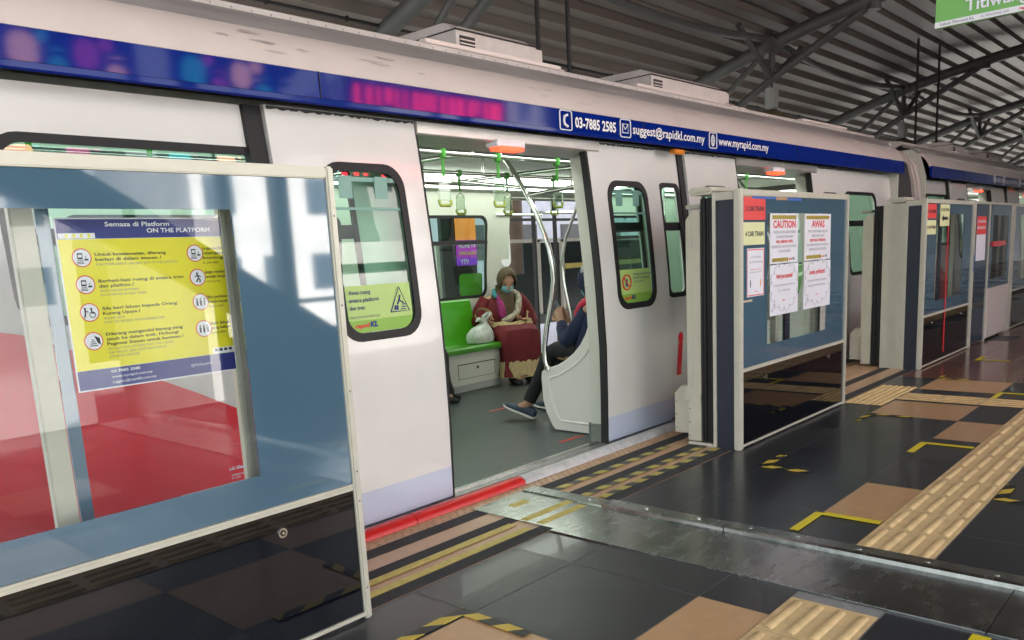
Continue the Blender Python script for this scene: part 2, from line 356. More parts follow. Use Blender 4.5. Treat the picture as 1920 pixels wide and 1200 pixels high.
# ---------------- platform screens ----------------
PY = 2.342
SCR = mat('screw_grey', (.25, .25, .24), .4, .7)
def screen(x0, label, w=1.79, full=True):
    x1 = x0+w
    t = thing('platform_screen', label, 'screen door', (x0, PY, 0), 'glazed screens along the platform edge')
    b = MB()
    b.box(x0-.01, x0+.045, PY-.012, PY+.03, 0, 1.612, .006); b.box(x1-.03, x1, PY-.012, PY+.05, 0, 1.612, .006)
    b.box(x0+.0455, x1-.0305, PY-.010, PY+.03, 1.572, 1.610, .004)
    b.box(x0+.0455, x1-.0305, PY-.006, PY+.03, .492, .508, .003); b.box(x0+.0455, x1-.0305, PY-.010, PY+.03, .509, .516, .002)
    b.box(x0+.0455, x1-.0305, PY-.006, PY+.03, .012, .026); b.build('frame', CREAM, t)
    wx0, wx1, wz0, wz1 = x0+.40, x1-.385, .63, 1.47; gx0, gx1 = x0+.0455, x1-.0305
    b = MB(); Y0, Y1 = PY+.001, PY+.009
    b.box(gx0, wx0, Y0, Y1, .517, 1.571); b.box(wx1, gx1, Y0, Y1, .517, 1.571); b.box(wx0, wx1, Y0, Y1, .517, wz0); b.box(wx0, wx1, Y0, Y1, wz1, 1.571)
    b.build('blue_glass', FRIT, t)
    MB().quad((wx0, PY+.002, wz0), (wx1-wx0, 0, 0), (0, 0, wz1-wz0)).build('clear_pane', CLR, t)
    MB().box(gx0, gx1, PY+.001, PY+.02, .027, .491).build('black_panel', BLKG, t)
    for x in (x0+.38, x1-.33):
        b = MB(); b.m(CHROME).disc((x, PY+.001, .42), .017, (0, -1, 0), .005, 24); b.m(BLK).disc((x, PY-.0045, .42), .010, (0, -1, 0), .001, 20); b.m(CHROME).disc((x, PY-.005, .42), .0055, (0, -1, 0), .002, 14)
        b.build('lock', None, t)
    b = MB()
    for zz in (.12, .45, .56, .85, 1.15, 1.45):
        for xx in (x0+.018, x1-.015): b.disc((xx, PY-.0121, zz), .004, (0, -1, 0), .0012, 8)
    b.build('screw', SCR, t)
    # carcass: end panel, seals, top cap, sill tray
    MB().box(x0-.004, x0+.02, PY+.031, PY+.145, .0, 1.553).build('end_panel', NAVY, t)
    b = MB(); b.box(x0-.002, x1-.05, PY+.031, PY+.16, 1.554, 1.60, .004)
    for y in (2.385, 2.47): b.disc((x0-.002, y, 1.578), .005, (-1, 0, 0), .003, 10)
    b.build('top_cover', CREAM, t)
    b = MB(); b.box(x0-.012, x0+.012, PY+.15, PY+.172, .0, 1.60, .003); b.box(x0-.012, x0+.30, PY+.172, PY+.36, .0, .024, .008)
    b.box(x0-.03, x0+.28, PY+.162, PY+.34, 1.595, 1.64, .018)
    b.build('end_frame', CREAM, t)
    b = MB()
    for i in range(4): b.box(x0-.008+.006*(i % 2), x0+.05, PY+.176+i*.021, PY+.194+i*.021, .03, 1.575, .004)
    b.build('rubber_seal', BLK, t)
    b = MB(); b.box(x0+.0, x0+.012, PY+.262, PY+.318, .39, 1.50); b.prism([(PY+.318, .39), (PY+.318, 1.50), (PY+.36, 1.45), (PY+.36, .39)], 0, x0-.002, x0+.45)
    b.box(x0+.07, x0+.30, PY+.30, PY+.40, 1.52, 1.545, .003); b.prism([(PY+.262, .39), (PY+.36, .39), (PY+.40, .30), (PY+.262, .30)], 0, x0-.001, x0+.4)
    b.build('guide_rail', CREAMD, t)
    for a, (bx, y0, y1, z0, z1) in enumerate(((x0-.01, PY+.262, PY+.352, .035, .335), (x0+.03, PY+.355, PY+.475, .07, .385))):
        b = MB(); b.m(CREAMD).prism([(y0, z0), (y1, z0), (y1, z1-.05), (y1-.05, z1), (y0, z1)], 0, bx, bx+.5); b.m(BLK)
        for z in (z0+.03, z0+.12, z0+.21): b.disc((bx, y1-.012, z), .004, (-1, 0, 0), .002, 8)
        b.build('motor_box', None, t)
    if full:
        b = MB(); b.box(x0+.0455, x1-.06, PY+.10, PY+.14, 0, .49); b.box(x0+.0455, x1-.06, PY+.10, PY+.14, 1.50, 1.554)
        b.box(x0+.75, x0+.80, PY+.10, PY+.14, .491, 1.499); b.box(x1-.35, x1-.30, PY+.10, PY+.14, .491, 1.499)
        b.build('sliding_leaf', CREAMD, t)
        b = MB(); b.box(x0+.93, x0+1.01, PY+.11, PY+.13, .491, 1.499); b.box(x0+.40, x0+.46, PY+.11, PY+.13, .491, 1.499); b.build('leaf_edge', NAVY, t)
    return t
X2, X3 = 4.685, 8.445
near = screen(-.055, 'nearest platform screen, filling the left foreground with blue glass over black', full=False)
scr2 = screen(X2, 'middle platform screen with paper notices and a black base, beside the open train door')
scr3 = screen(X3, 'third platform screen with a long strip of red tape down its front')
for x, l in ((12.25, 'distant platform screen beyond the escape door, at the right edge of the picture'), (16.0, 'farthest platform screen beyond the right edge')):
    dup(scr3, (x-X3, 0, 0), l)
# ribbed cream post at the end of third screen
b = MB(); b.box(X3-.006, X3+.05, PY+.1455, PY+.37, .0, 1.585)
for i in range(9): b.box(X3-.0085, X3-.006, PY+.20+i*.012, PY+.206+i*.012, .0, 1.58)
b.build('ribbed_post', CREAM, scr3)
# shift seals of the third screen outwards
for ch in list(C.objects):
    if ch.parent == scr3 and ch.name.split('.')[0] in ('rubber_seal', 'guide_rail', 'motor_box'): ch.location.y += .20
# sliding leaf seen through the nearest screen
b = MB(); YL = 2.475
for x0, x1 in ((.775, .835), (1.375, 1.40)): b.box(x0, x1, YL-.012, YL+.02, .02, 1.56, .004)
b.box(1.4005, 1.425, YL-.006, YL+.02, .02, 1.56); b.box(-.0, 1.425, YL-.01, YL+.02, 1.561, 1.585)
b.build('leaf_frame', CREAMD, near)
MB().box(.842, .878, YL, YL+.008, .02, 1.559).build('leaf_blue_edge', FRIT, near)
MB().quad((.30, YL+.01, .02), (.475, 0, 0), (0, 0, 1.54)).build('leaf_glass', CLRT, near)
MB().quad((.879, YL+.01, .02), (.495, 0, 0), (0, 0, 1.54)).build('leaf_glass', CLRT, near)
front('glass_mark', [('LG Glass', 1.245, .672, .009, .055, .02), ('TEMPERED GLASS', 1.249, .652, .005, .05), ('KS L 2002', 1.249, .643, .005, .03)], PY-.0006, near, mat('etched', (.35, .5, .6), .6))

# fixed navy pane and escape door after the third screen
t = thing('escape_door', 'narrow glazed escape door with a cream foot panel beyond the third platform screen', 'door', (10.25, PY, 0))
x = 10.245
b = MB(); b.box(x, x+.05, PY-.012, PY+.05, 0, 1.61, .005); b.box(x+.70, x+.725, PY-.01, PY+.04, 0, 1.60, .004); b.box(x+1.78, x+1.99, PY-.012, PY+.06, 0, 1.61, .006); b.box(x+.051, x+1.779, PY-.012, PY+.05, 1.585, 1.612, .004); b.build('frame', CREAM, t)
MB().box(x+.051, x+.70, PY, PY+.01, .02, 1.584).build('navy_glass', mat('navy_glass', (.03, .06, .11), .1, 0, 1), t)
b = MB(); b.box(x+.73, x+1.775, PY-.02, PY+.02, .03, .62, .004); b.build('foot_panel', PINKW, t)
b = MB(); b.box(x+.73, x+.84, PY-.015, PY-.005, .6205, 1.58); b.box(x+1.66, x+1.775, PY-.015, PY-.005, .6205, 1.58); b.box(x+.84, x+1.66, PY-.015, PY-.005, .6205, .72); b.box(x+.84, x+1.66, PY-.015, PY-.005, 1.46, 1.58); b.build('blue_glass', FRIT, t)
MB().quad((x+.84, PY-.01, .72), (.82, 0, 0), (0, 0, .74)).build('clear_pane', CLR, t)
b = MB(); b.m(REDLIV).box(x+.80, x+1.45, PY-.035, PY-.0155, 1.10, 1.16, .008); b.build('push_bar', None, t)

# ---------------- notices ----------------
NG = 'paper notices stuck on the middle platform screen'
def sheet(name, label, x0, x1, z0, z1, mt, cat='notice', group=NG, Y=PY-.0035, tk=.0012):
    t = thing(name, label, cat, ((x0+x1)/2, Y, z0), group)
    MB().box(x0, x1, Y, Y+tk, z0, z1).build('sheet', mt, t); return t
RED2 = mat('paper_red', (.80, .07, .07), .5); PYEL = mat('paper_pale_yellow', (.74, .76, .42), .55)
Yn = PY-.0045
t = sheet('notice', 'red square notice reading 2 CAR TRAIN on the middle screen', 4.745, 5.045, 1.428, 1.565, RED2); front('lettering', [('2 CAR TRAIN', 4.77, 1.482, .028, .255, .03)], Yn, t, INK)
t = sheet('notice', 'pale yellow notice reading 4 CAR TRAIN', 4.742, 5.037, 1.276, 1.414, PYEL); front('lettering', [('4 CAR TRAIN', 4.765, 1.33, .028, .25, .03)], Yn, t, INK)
t = sheet('notice', 'narrow white social distancing notice with a red border, below the yellow one', 4.79, 5.03, .957, 1.255, PAPER)
b = MB()
for q in ((4.793, 5.027, .962, .968), (4.793, 5.027, 1.243, 1.249), (4.793, 4.797, .968, 1.243), (5.02, 5.027, .968, 1.243)): b.box(q[0], q[1], Yn, Yn+.0005, q[2], q[3])
b.build('red_border', REDI, t); front('lettering', [("Let's Practice", 4.91, 1.196, .013, .14, 0, 'C'), ('Social Distancing', 4.91, 1.165, .013, .18, 0, 'C'), ('behind the last person', 4.91, 1.105, .007, .16, .01, 'C')], Yn, t, INKG)
front('red_lettering', [('Please Stand 1 metre', 4.91, 1.122, .007, .14, .02, 'C'), ('rapid', 4.91, .985, .008, .04, .02, 'C')], Yn, t, REDI)
for xx, mt in ((4.835, INK), (4.975, ORNG)):
    b = MB(); b.disc((xx, Yn, 1.055), .006, (0, -1, 0), .0005, 10); b.prism([(xx-.008, 1.047), (xx+.008, 1.047), (xx+.003, 1.012), (xx-.003, 1.012)], 1, Yn-.0005, Yn); b.build('figure_icon', mt, t)
def warn(label, x0, x1, z0, z1, head, lines, redline):
    t = sheet('notice', label, x0, x1, z0, z1, PAPER); w = x1-x0; h = z1-z0; c = (x0+x1)/2
    MB().box(x0+.03, x1-.03, Yn, Yn+.0005, z1-.037, z1-.012).build('hazard_stripe', HZ1, t); MB().box(x0+.03, x0+w*.63, Yn, Yn+.0005, z0+.012, z0+.036).build('hazard_stripe', HZ1, t)
    front('heading', [(head, c, z1-.092, .046, w*.8 if len(head) > 5 else w*.5, .03, 'C')], Yn-.0004, t, REDI)
    front('lettering', [(s, c, z1-.128-.031*i-(.031 if i > 1 else 0), .017, min(w*.9, len(s)*.0165), 0, 'C') for i, s in enumerate(lines)], Yn, t, INKG)
    front('red_lettering', [(redline, c, z1-.19, .018, w*.6, .035, 'C')], Yn, t, REDI)
    front('logo_word', [('rapid', x0+w*.65, z0+.018, .014, .055, .03)], Yn, t, REDI); front('logo_letters', [('KL', x0+w*.80, z0+.018, .016, .035, .05)], Yn, t, NAVYI)
warn('white CAUTION notice about doors under construction', 5.113, 5.55, 1.146, 1.468, 'CAUTION', ['THESE DOORS ARE UNDER', 'CONSTRUCTION AND', 'PLEASE BE CAUTIOUS WHILE', 'AT PLATFORM'], 'WILL REMAIN OPEN')
warn('white AWAS notice, upper right of the four big papers', 5.66, 6.13, 1.146, 1.466, 'AWAS', ['PINTU INI MASIH BELUM', 'BERFUNGSI DAN', 'SILA BERHATI-HATI KETIKA', 'BERADA DI PLATFORM'], 'SENTIASA TERBUKA')
def cloudnote(label, x0, x1, z0, z1, head, lines):
    t = sheet('notice', label, x0, x1, z0, z1, PAPER); w = x1-x0; c = (x0+x1)/2
    b = MB(); cx, cz, a, bb = c, (z0+z1)/2+.02, w*.42, (z1-z0)*.40; N = 14
    for i in range(N):
        t0 = 2*pi*i/N; px, pz = cx+a*cos(t0), cz+bb*sin(t0); pts = []
        for k in range(9): an = t0-1.5+3.0*k/8; pts.append((px+.042*cos(an), Yn, pz+.034*sin(an)))
        b.tube(pts, .0010, 4)
    for q, r in ((.06, .016), (.035, .009)): b.tube([(x0+q+r*cos(k*.7), Yn, z0+q+r*sin(k*.7)) for k in range(10)], .001, 4)
    b.build('cloud_outline', INKG, t)
    front('heading', [(head, c, cz+.055, .03, w*.58, .03, 'C')], Yn, t, REDI); front('lettering', [(s, c, cz+.005-.035*i, .014, w*(.72-.3*i*(len(lines) == 2 and len(s) < 10)), 0, 'C') for i, s in enumerate(lines)], Yn, t, INKG)
    front('logo_word', [('rapid', c-.01, cz-.095, .009, .045, .03, 'C')], Yn, t, REDI)
cloudnote("white notice with a thought bubble asking Aren't you concerned, lower left of the four", 5.116, 5.558, .809, 1.139, "Aren't you concerned?", ['provide assistance to those', 'in need.'])
cloudnote('white thought bubble notice headed anda prihatin, lower right of the four', 5.655, 6.138, .81, 1.139, 'anda prihatin?', ['hulurkan bantuan kepada', 'yang memerlukan...'])
b = MB(); b.box(4.735, 4.86, Yn, Yn+.001, .928, .940); tag(b.build('tape_scrap', mat('tape_beige', (.62, .5, .34), .5)), 'short beige tape scrap below the papers on the middle screen', 'tape')
b = MB(); b.m(TANF).box(4.74, 4.86, Yn, Yn+.001, 1.566, 1.571); b.m(mat('tape_blue', (.05, .15, .5), .4)).box(4.86, 5.2, Yn, Yn+.001, 1.556, 1.5705); b.m(TANF).box(5.2, 5.37, Yn, Yn+.001, 1.553, 1.5705); b.m(MC['tape_blue']).box(5.37, 5.6, Yn, Yn+.001, 1.55, 1.568)
tag(b.build('tape_strip'), 'blue and beige tape strip along the top edge of the middle screen', 'tape')
# third screen
G3 = 'papers on the third platform screen'
t = sheet('notice', 'small red notice at the top left of the third platform screen', 8.50, 8.80, 1.43, 1.565, RED2, group=G3); front('lettering', [('2 CAR TRAIN', 8.52, 1.482, .028, .26, .03)], Yn, t, INK)
t = sheet('notice', 'small yellow 4 CAR TRAIN notice below the red one on the third screen', 8.50, 8.80, 1.28, 1.414, PYEL, group=G3); front('lettering', [('4 CAR TRAIN', 8.52, 1.335, .028, .26, .03)], Yn, t, INK)
t = sheet('notice', 'yellow notice with a black arrow above the red tape', 8.93, 9.26, 1.355, 1.565, PYEL, group=G3); front('lettering', [('2 CAR TRAIN', 8.955, 1.50, .028, .28, .03)], Yn, t, INK)
b = MB(); b.prism([(8.98, 1.43), (9.05, 1.465), (9.05, 1.445), (9.2, 1.445), (9.2, 1.415), (9.05, 1.415), (9.05, 1.395)], 1, Yn-.0005, Yn); b.build('arrow', INK, t)
b = MB(); b.box(9.215, 9.255, Yn, Yn+.001, .08, 1.35); tag(b.build('red_tape', mat('tape_red', (.72, .03, .04), .35)), 'long vertical strip of red tape down the third platform screen', 'tape')
t = sheet('notice', 'red and white notice on the dark pane next to the escape door', 10.38, 10.80, .96, 1.45, PAPER, group=G3); MB().box(10.38, 10.80, Yn, Yn+.0005, 1.25, 1.45).build('red_header', RED2, t)
front('lettering', [('DILARANG', 10.40, 1.38, .03, .38, .02), ('BERSANDAR', 10.40, 1.31, .03, .38, .02)], Yn-.0004, t, WHI)
b = MB(); b.m(MC['tape_blue']).box(10.262, 10.285, PY-.0145, PY-.0125, .85, 1.03); tag(b.build('blue_sticker'), 'blue sticker on the cream post right of the third screen', 'sticker')

# safety poster behind the nearest screen
px0, px1, pz0, pz1 = .885, 1.372, .972, 1.45; YP = YL-.016
t = thing('safety_poster', 'yellow and blue platform safety poster behind the nearest glass screen', 'poster', (1.13, YP, pz0))
MB().box(px0-.004, px1+.004, YP+.001, YP+.003, pz0-.004, pz1+.004).build('border', WHI, t)
b = MB(); b.m(YEL).box(px0, px1, YP, YP+.001, 1.028, 1.395); b.m(NAVYI).box(px0, px1, YP, YP+.001, 1.396, pz1); b.m(NAVYI).box(px0, px1, YP, YP+.001, pz0, 1.027); b.build('sheet', None, t)
front('title', [('Semasa di Platform', 1.016, 1.430, .0125, .19, .02), ('ON THE PLATFORM', 1.135, 1.411, .0125, .20, .02)], YP-.0006, t, WHI)
rows = [(1.352, ['Untuk keselamatan, dilarang', 'berlari di dalam stesen /'], ['FOR YOUR SAFETY. DO NOT RUN IN THE STATION.']),
        (1.277, ['Berhati-hati ruang di antara tren', 'dan platfom /'], ['MIND THE GAP BETWEEN', 'PLATFORM EDGE AND TRAIN.']),
        (1.199, ['Sila beri laluan kepada Orang', 'Kurang Upaya /'], ['PLEASE GIVE', 'WAY TO PEOPLE WITH DISABILITIES.']),
        (1.125, ['Dilarang mengambil barang yang', 'jatuh ke dalam trek. Hubungi', 'Pegawai Stesen untuk bantuan /'], ['DO NOT PICK UP ITEMS THAT FALL ONTO', 'THE TRACK. SEEK ASSISTANCE FROM', 'STATION OFFICER.'])]
L1, L2 = [], []
for z, a, c in rows:
    zz = z
    for s in a: L1.append((s, .977, zz-.004, .0085, len(s)*.0077, .02)); zz -= .0142
    for s in c: L2.append((s, .977, zz-.003, .0062, len(s)*.0056, .0, 'L', .3)); zz -= .0115
front('lettering', L1, YP-.0006, t, INK); front('small_lettering', L2, YP-.0006, t, INKG)
rows2 = [(1.356, ['Jangan berdiri', 'melepasi garisan', 'kuning'], 'LINE'), (1.283, ['Jangan menahan', 'setelah bunyi'], 'FORCE YOUR WAY'), (1.205, ['Beri perhatian', 'kanak-kanak'], 'TAKE CARE'), (1.122, ['Beri laluan', 'yang keluar'], 'PASSENGERS')]
L = []
for z, a, c in rows2:
    for i, s in enumerate(a): L.append((s, 1.302, z-.0145*i, .0085, .068, .02))
    L.append((c, 1.302, z-.0145*len(a), .006, .05))
front('lettering', L, YP-.0006, t, INK)
front('contact_lettering', [('03-7885 2585', .977, 1.013, .0075, .085, .02), ('www.myrapid.com.my', .977, .9975, .0075, .12, .0), ('suggest@rapidkl.com.my', .977, .982, .0075, .13), ('@MyRapidKL', 1.22, .998, .0075, .07)], YP-.0006, t, WHI)
def icon(cx, cz, kind):
    b = MB(); y = YP-.0004; b.m(REDI).disc((cx, YP, cz), .0265, (0, -1, 0), .0005, 28); b.m(WHI).disc((cx, YP-.0006, cz), .0235, (0, -1, 0), .0005, 28); b.m(INK); y = YP-.0016
    B = lambda x0, x1, z0, z1: b.box(cx+x0, cx+x1, y, y+.0004, cz+z0, cz+z1)
    if kind == 0:
        B(-.012, .002, -.004, .013); b.m(WHI); b.box(cx-.010, cx, y-.0006, y-.0002, cz+.001, cz+.009); b.m(INK)
        for i in range(3): B(-.013-.001*i, .003+.001*i, -.009-.004*i, -.007-.004*i)
        B(.006, .017, -.008, -.003); B(.010, .012, -.001, .005)
    elif kind == 1:
        b.disc((cx-.002, y+.0004, cz+.012), .0035, (0, -1, 0), .0004, 10); b.tube([(cx-.001, y, cz+.008), (cx+.001, y, cz-.003), (cx-.007, y, cz-.014)], .0022, 5); b.tube([(cx+.001, y, cz-.003), (cx+.006, y, cz-.008), (cx+.005, y, cz-.016)], .0022, 5); b.tube([(cx-.010, y, cz+.002), (cx-.001, y, cz+.007), (cx+.009, y, cz+.001)], .0018, 5)
    elif kind == 2:
        b.disc((cx-.012, y+.0004, cz+.011), .003, (0, -1, 0), .0004, 10); b.tube([(cx-.012, y, cz+.008), (cx-.012, y, cz-.003), (cx-.016, y, cz-.014)], .002, 5); b.tube([(cx-.012, y, cz+.005), (cx-.004, y, cz+.001)], .0015, 5)
        b.tube([(cx+.007+.008*cos(k*.53), y, cz-.007+.008*sin(k*.53)) for k in range(13)], .0011, 4); b.disc((cx+.005, y+.0004, cz+.010), .003, (0, -1, 0), .0004, 10); b.tube([(cx+.005, y, cz+.007), (cx+.006, y, cz-.002), (cx+.014, y, cz-.003)], .0018, 5)
    elif kind == 3:
        for i in range(4): B(-.012+.002*i, .010-.003*i, -.014+.0055*i, -.0115+.0055*i)
        b.prism([(cx+.002, cz+.016), (cx+.017, cz+.008), (cx+.018, cz-.012), (cx+.010, cz-.006)], 1, y, y+.0004)
    elif kind == 4:
        for dx in (-.012, 0, .012): b.disc((cx+dx, y+.0004, cz+.009), .0028, (0, -1, 0), .0004, 10); B(dx-.003, dx+.003, -.012, .005)
    b.build('icon', None, t)
for cz, k in ((1.344, 0), (1.269, 0), (1.191, 2), (1.109, 3)): icon(.941, cz, k)
for cz, k in ((1.346, 0), (1.272, 1), (1.196, 4), (1.112, 4)): icon(1.277, cz, k)
b = MB(); b.m(WHI).box(.887, .985, YP-.0006, YP-.0002, 1.397, 1.412); b.m(YEL)
for i in range(4): b.box(.905+.02*i, .912+.02*i, YP-.0012, YP-.0008, 1.399, 1.410)
b.m(WHI).box(1.30, 1.371, YP-.0006, YP-.0002, 1.029, 1.047); b.m(INK)
for i in range(4): b.box(1.305+.016*i, 1.316+.016*i, YP-.0012, YP-.0008, 1.036, 1.044)
b.build('train_icon', None, t)

# ---------------- train car ----------------
def prof(z):
    P = [(0, 3.165), (.35, 3.157), (.65, 3.155), (1.09, 3.175), (1.4, 3.203), (1.8, 3.248), (2.0, 3.275)]
    if z <= 0: return 3.165
    for (a, ya), (b, yb) in zip(P, P[1:]):
        if z <= b: return ya+(yb-ya)*(z-a)/(b-a)
    return 3.275
def skin_panel(b, x0, x1, z0, z1, win=None, off=0, th=.035, r=.10, side=1):
    """curved body panel, optional rounded window hole"""
    N = 10
    def Pm(x, z, o): y = prof(z)+off+o; return (x, y if side == 1 else 9.28-y, z)
    if not win:
        nz = 12
        for o in (0, th):
            R = [[Pm(x, z0+(z1-z0)*k/nz, o) for x in (x0, x1)] for k in range(nz+1)]; b.rings(R, False, False)
        E = [[Pm(x, z0+(z1-z0)*k/nz, o) for o in (0, th)] for x in (x0,) for k in range(nz+1)]; b.rings(E, False, False)
        E = [[Pm(x1, z0+(z1-z0)*k/nz, o) for o in (0, th)] for k in range(nz+1)]; b.rings(E, False, False)
        b.add([Pm(x0, z0, 0), Pm(x1, z0, 0), Pm(x1, z0, th), Pm(x0, z0, th)], [(0, 1, 2, 3)]); return
    a0, a1, c0, c1 = win; h = []
    for cx, cz, a in ((a1-r, c1-r, 0), (a0+r, c1-r, 90), (a0+r, c0+r, 180), (a1-r, c0+r, 270)):
        for i in range(7): t = radians(a+15*i); h.append((cx+r*cos(t), cz+r*sin(t)))
    # matching outer boundary points
    def lerp(p, q, n): return [(p[0]+(q[0]-p[0])*i/n, p[1]+(q[1]-p[1])*i/n) for i in range(n)]
    hole = []; n = len(h)
    for i in range(n):
        p, q = h[i], h[(i+1) % n]; L = math.hypot(p[0]-q[0], p[1]-q[1]); k = max(1, int(L/.05)); hole += lerp(p, q, k)
    outer = []
    for (x, z) in hole:
        if z >= c1-r-1e-6 and x >= a1-r-1e-6: s = ((x-(a1-r)), (z-(c1-r))); o = (x1, z1) if s[0] > 0 and s[1] > 0 and abs(s[0]-s[1]) < r*.2 else ((x1, c1-r+(z1-c1+r)*min(1, s[1]/max(s[0], 1e-6))) if s[0] >= s[1] else (a1-r+(x1-a1+r)*min(1, s[0]/max(s[1], 1e-6)), z1))
        elif z >= c1-r-1e-6 and x <= a0+r+1e-6: s = ((a0+r-x), (z-(c1-r))); o = (x0, z1) if s[0] > 0 and s[1] > 0 and abs(s[0]-s[1]) < r*.2 else ((x0, c1-r+(z1-c1+r)*min(1, s[1]/max(s[0], 1e-6))) if s[0] >= s[1] else (a0+r-(a0+r-x0)*min(1, s[0]/max(s[1], 1e-6)), z1))
        elif z <= c0+r+1e-6 and x <= a0+r+1e-6: s = ((a0+r-x), (c0+r-z)); o = (x0, z0) if s[0] > 0 and s[1] > 0 and abs(s[0]-s[1]) < r*.2 else ((x0, c0+r-(c0+r-z0)*min(1, s[1]/max(s[0], 1e-6))) if s[0] >= s[1] else (a0+r-(a0+r-x0)*min(1, s[0]/max(s[1], 1e-6)), z0))
        elif z <= c0+r+1e-6 and x >= a1-r-1e-6: s = ((x-(a1-r)), (c0+r-z)); o = (x1, z0) if s[0] > 0 and s[1] > 0 and abs(s[0]-s[1]) < r*.2 else ((x1, c0+r-(c0+r-z0)*min(1, s[1]/max(s[0], 1e-6))) if s[0] >= s[1] else (a1-r+(x1-a1+r)*min(1, s[0]/max(s[1], 1e-6)), z0))
        elif z > c1-r: o = (x, z1)
        elif z < c0+r: o = (x, z0)
        elif x > (a0+a1)/2: o = (x1, z)
        else: o = (x0, z)
        outer.append(o)
    K = 8
    for oo in (0, th):
        R = [[Pm(hole[i][0]+(outer[i][0]-hole[i][0])*k/K, hole[i][1]+(outer[i][1]-hole[i][1])*k/K, oo) for i in range(len(hole))] for k in range(K+1)]
        b.rings(R, False)
    b.rings([[Pm(*p, o) for p in hole] for o in (0, th)], False); b.rings([[Pm(*p, o) for p in outer] for o in (0, th)], False)
def skin_glass(b, x0, x1, z0, z1, off, r=.1, side=1, n=16, shrink=0):
    R = []
    for k in range(n+1):
        z = z0+(z1-z0)*k/n; e = 0
        if z < z0+r: e = r-math.sqrt(max(0, r*r-(z0+r-z)**2))
        elif z > z1-r: e = r-math.sqrt(max(0, r*r-(z-z1+r)**2))
        y = prof(z)+off; y = y if side == 1 else 9.28-y
        R.append([(x0+e, y, z), (x1-e, y, z)])
    b.rings(R, False, False)
def win_frame(b, x0, x1, z0, z1, off, w=.035, r=.11, side=1, th=.012):
    def Pm(p, o): y = prof(p[1])+off+o; return (p[0], y if side == 1 else 9.28-y, p[1])
    o = []; i_ = []
    for P, (X0, X1, Z0, Z1, rr_) in ((o, (x0, x1, z0, z1, r)), (i_, (x0+w, x1-w, z0+w, z1-w, r-w*.6))):
        for cx, cz, a in ((X1-rr_, Z1-rr_, 0), (X0+rr_, Z1-rr_, 90), (X0+rr_, Z0+rr_, 180), (X1-rr_, Z0+rr_, 270)):
            for k in range(7): t = radians(a+15*k); P.append((cx+rr_*cos(t), cz+rr_*sin(t)))
    def dens(P):
        Q = []
        for j in range(len(P)):
            p, q = P[j], P[(j+1) % len(P)]
            for s in range(4 if j % 7 == 6 else 1): f = s/(4 if j % 7 == 6 else 1); Q.append((p[0]+(q[0]-p[0])*f, p[1]+(q[1]-p[1])*f))
        return Q
    o, i_ = dens(o), dens(i_)
    b.rings([[Pm(p, 0) for p in o], [Pm(p, 0) for p in i_], [Pm(p, th) for p in i_], [Pm(p, th) for p in o], [Pm(p, 0) for p in o]], False)

CX0, CX1 = .71, 10.44
car = thing('train_car', 'white train car with a blue cantrail and its door open in the middle', 'train', (4.0, 4.64, 0), 'cars of the monorail train')
OPEN = [(2.96, 4.42), (6.47, 8.02)]
# near side body
for a in ((CX0, 2.2, (1.0, 2.14, 1.13, 1.80), .10, .04), (5.25, 5.58, (5.29, 5.56, .93, 1.745), .05, .03), (8.86, CX1, (8.93, 9.87, .90, 1.765), .10, .03)):
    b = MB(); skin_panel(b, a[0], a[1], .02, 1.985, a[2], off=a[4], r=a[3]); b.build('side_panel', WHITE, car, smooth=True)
for (x0, x1, z0, z1) in ((1.0, 2.14, 1.13, 1.80), (5.29, 5.56, .93, 1.745), (8.93, 9.87, .90, 1.765)):
    f = MB(); win_frame(f, x0-.008, x1+.008, z0-.008, z1+.008, .024+(.014 if x0 == 1.0 else 0), .035, .11 if x1-x0 > .5 else .06); wf = f.build('window', BLK, car, smooth=True)
    q = MB(); skin_glass(q, x0+.01, x1-.01, z0+.01, z1-.01, .055, .09 if x1-x0 > .5 else .05); q.build('pane', GREENGL, wf)
    q = MB(); zz = 1.44; q.box(x0, x1, prof(zz)+.046, prof(zz)+.075, zz-.03, zz+.03); q.build('transom', BLK, wf)
# pillars (black) and inner pocket walls
for x0, x1 in ((2.0, 2.085), (5.58, 5.65)):
    b = MB(); skin_panel(b, x0, x1, .0, 1.985, off=.015, th=.05); b.build('black_pillar', BLK, car, smooth=True)
for x0, x1, wx0, wx1 in ((2.085, 2.92, 2.16, 2.56), (4.46, 5.25, 4.62, 5.10), (5.65, 6.43, 5.8, 6.2), (8.06, 8.86, 8.2, 8.7)):
    b = MB(); skin_panel(b, x0, x1, .0, 1.985, (wx0, wx1, .90, 1.76), off=.09, th=.03, r=.06); pw = b.build('pocket_wall', INTW, car, smooth=True)
    b = MB(); win_frame(b, wx0-.01, wx1+.01, .89, 1.77, .082, .03, .07); b.box(wx0, wx1, prof(1.44)+.085, prof(1.44)+.12, 1.41, 1.475); b.build('inner_window_frame', BLK, pw, smooth=True)
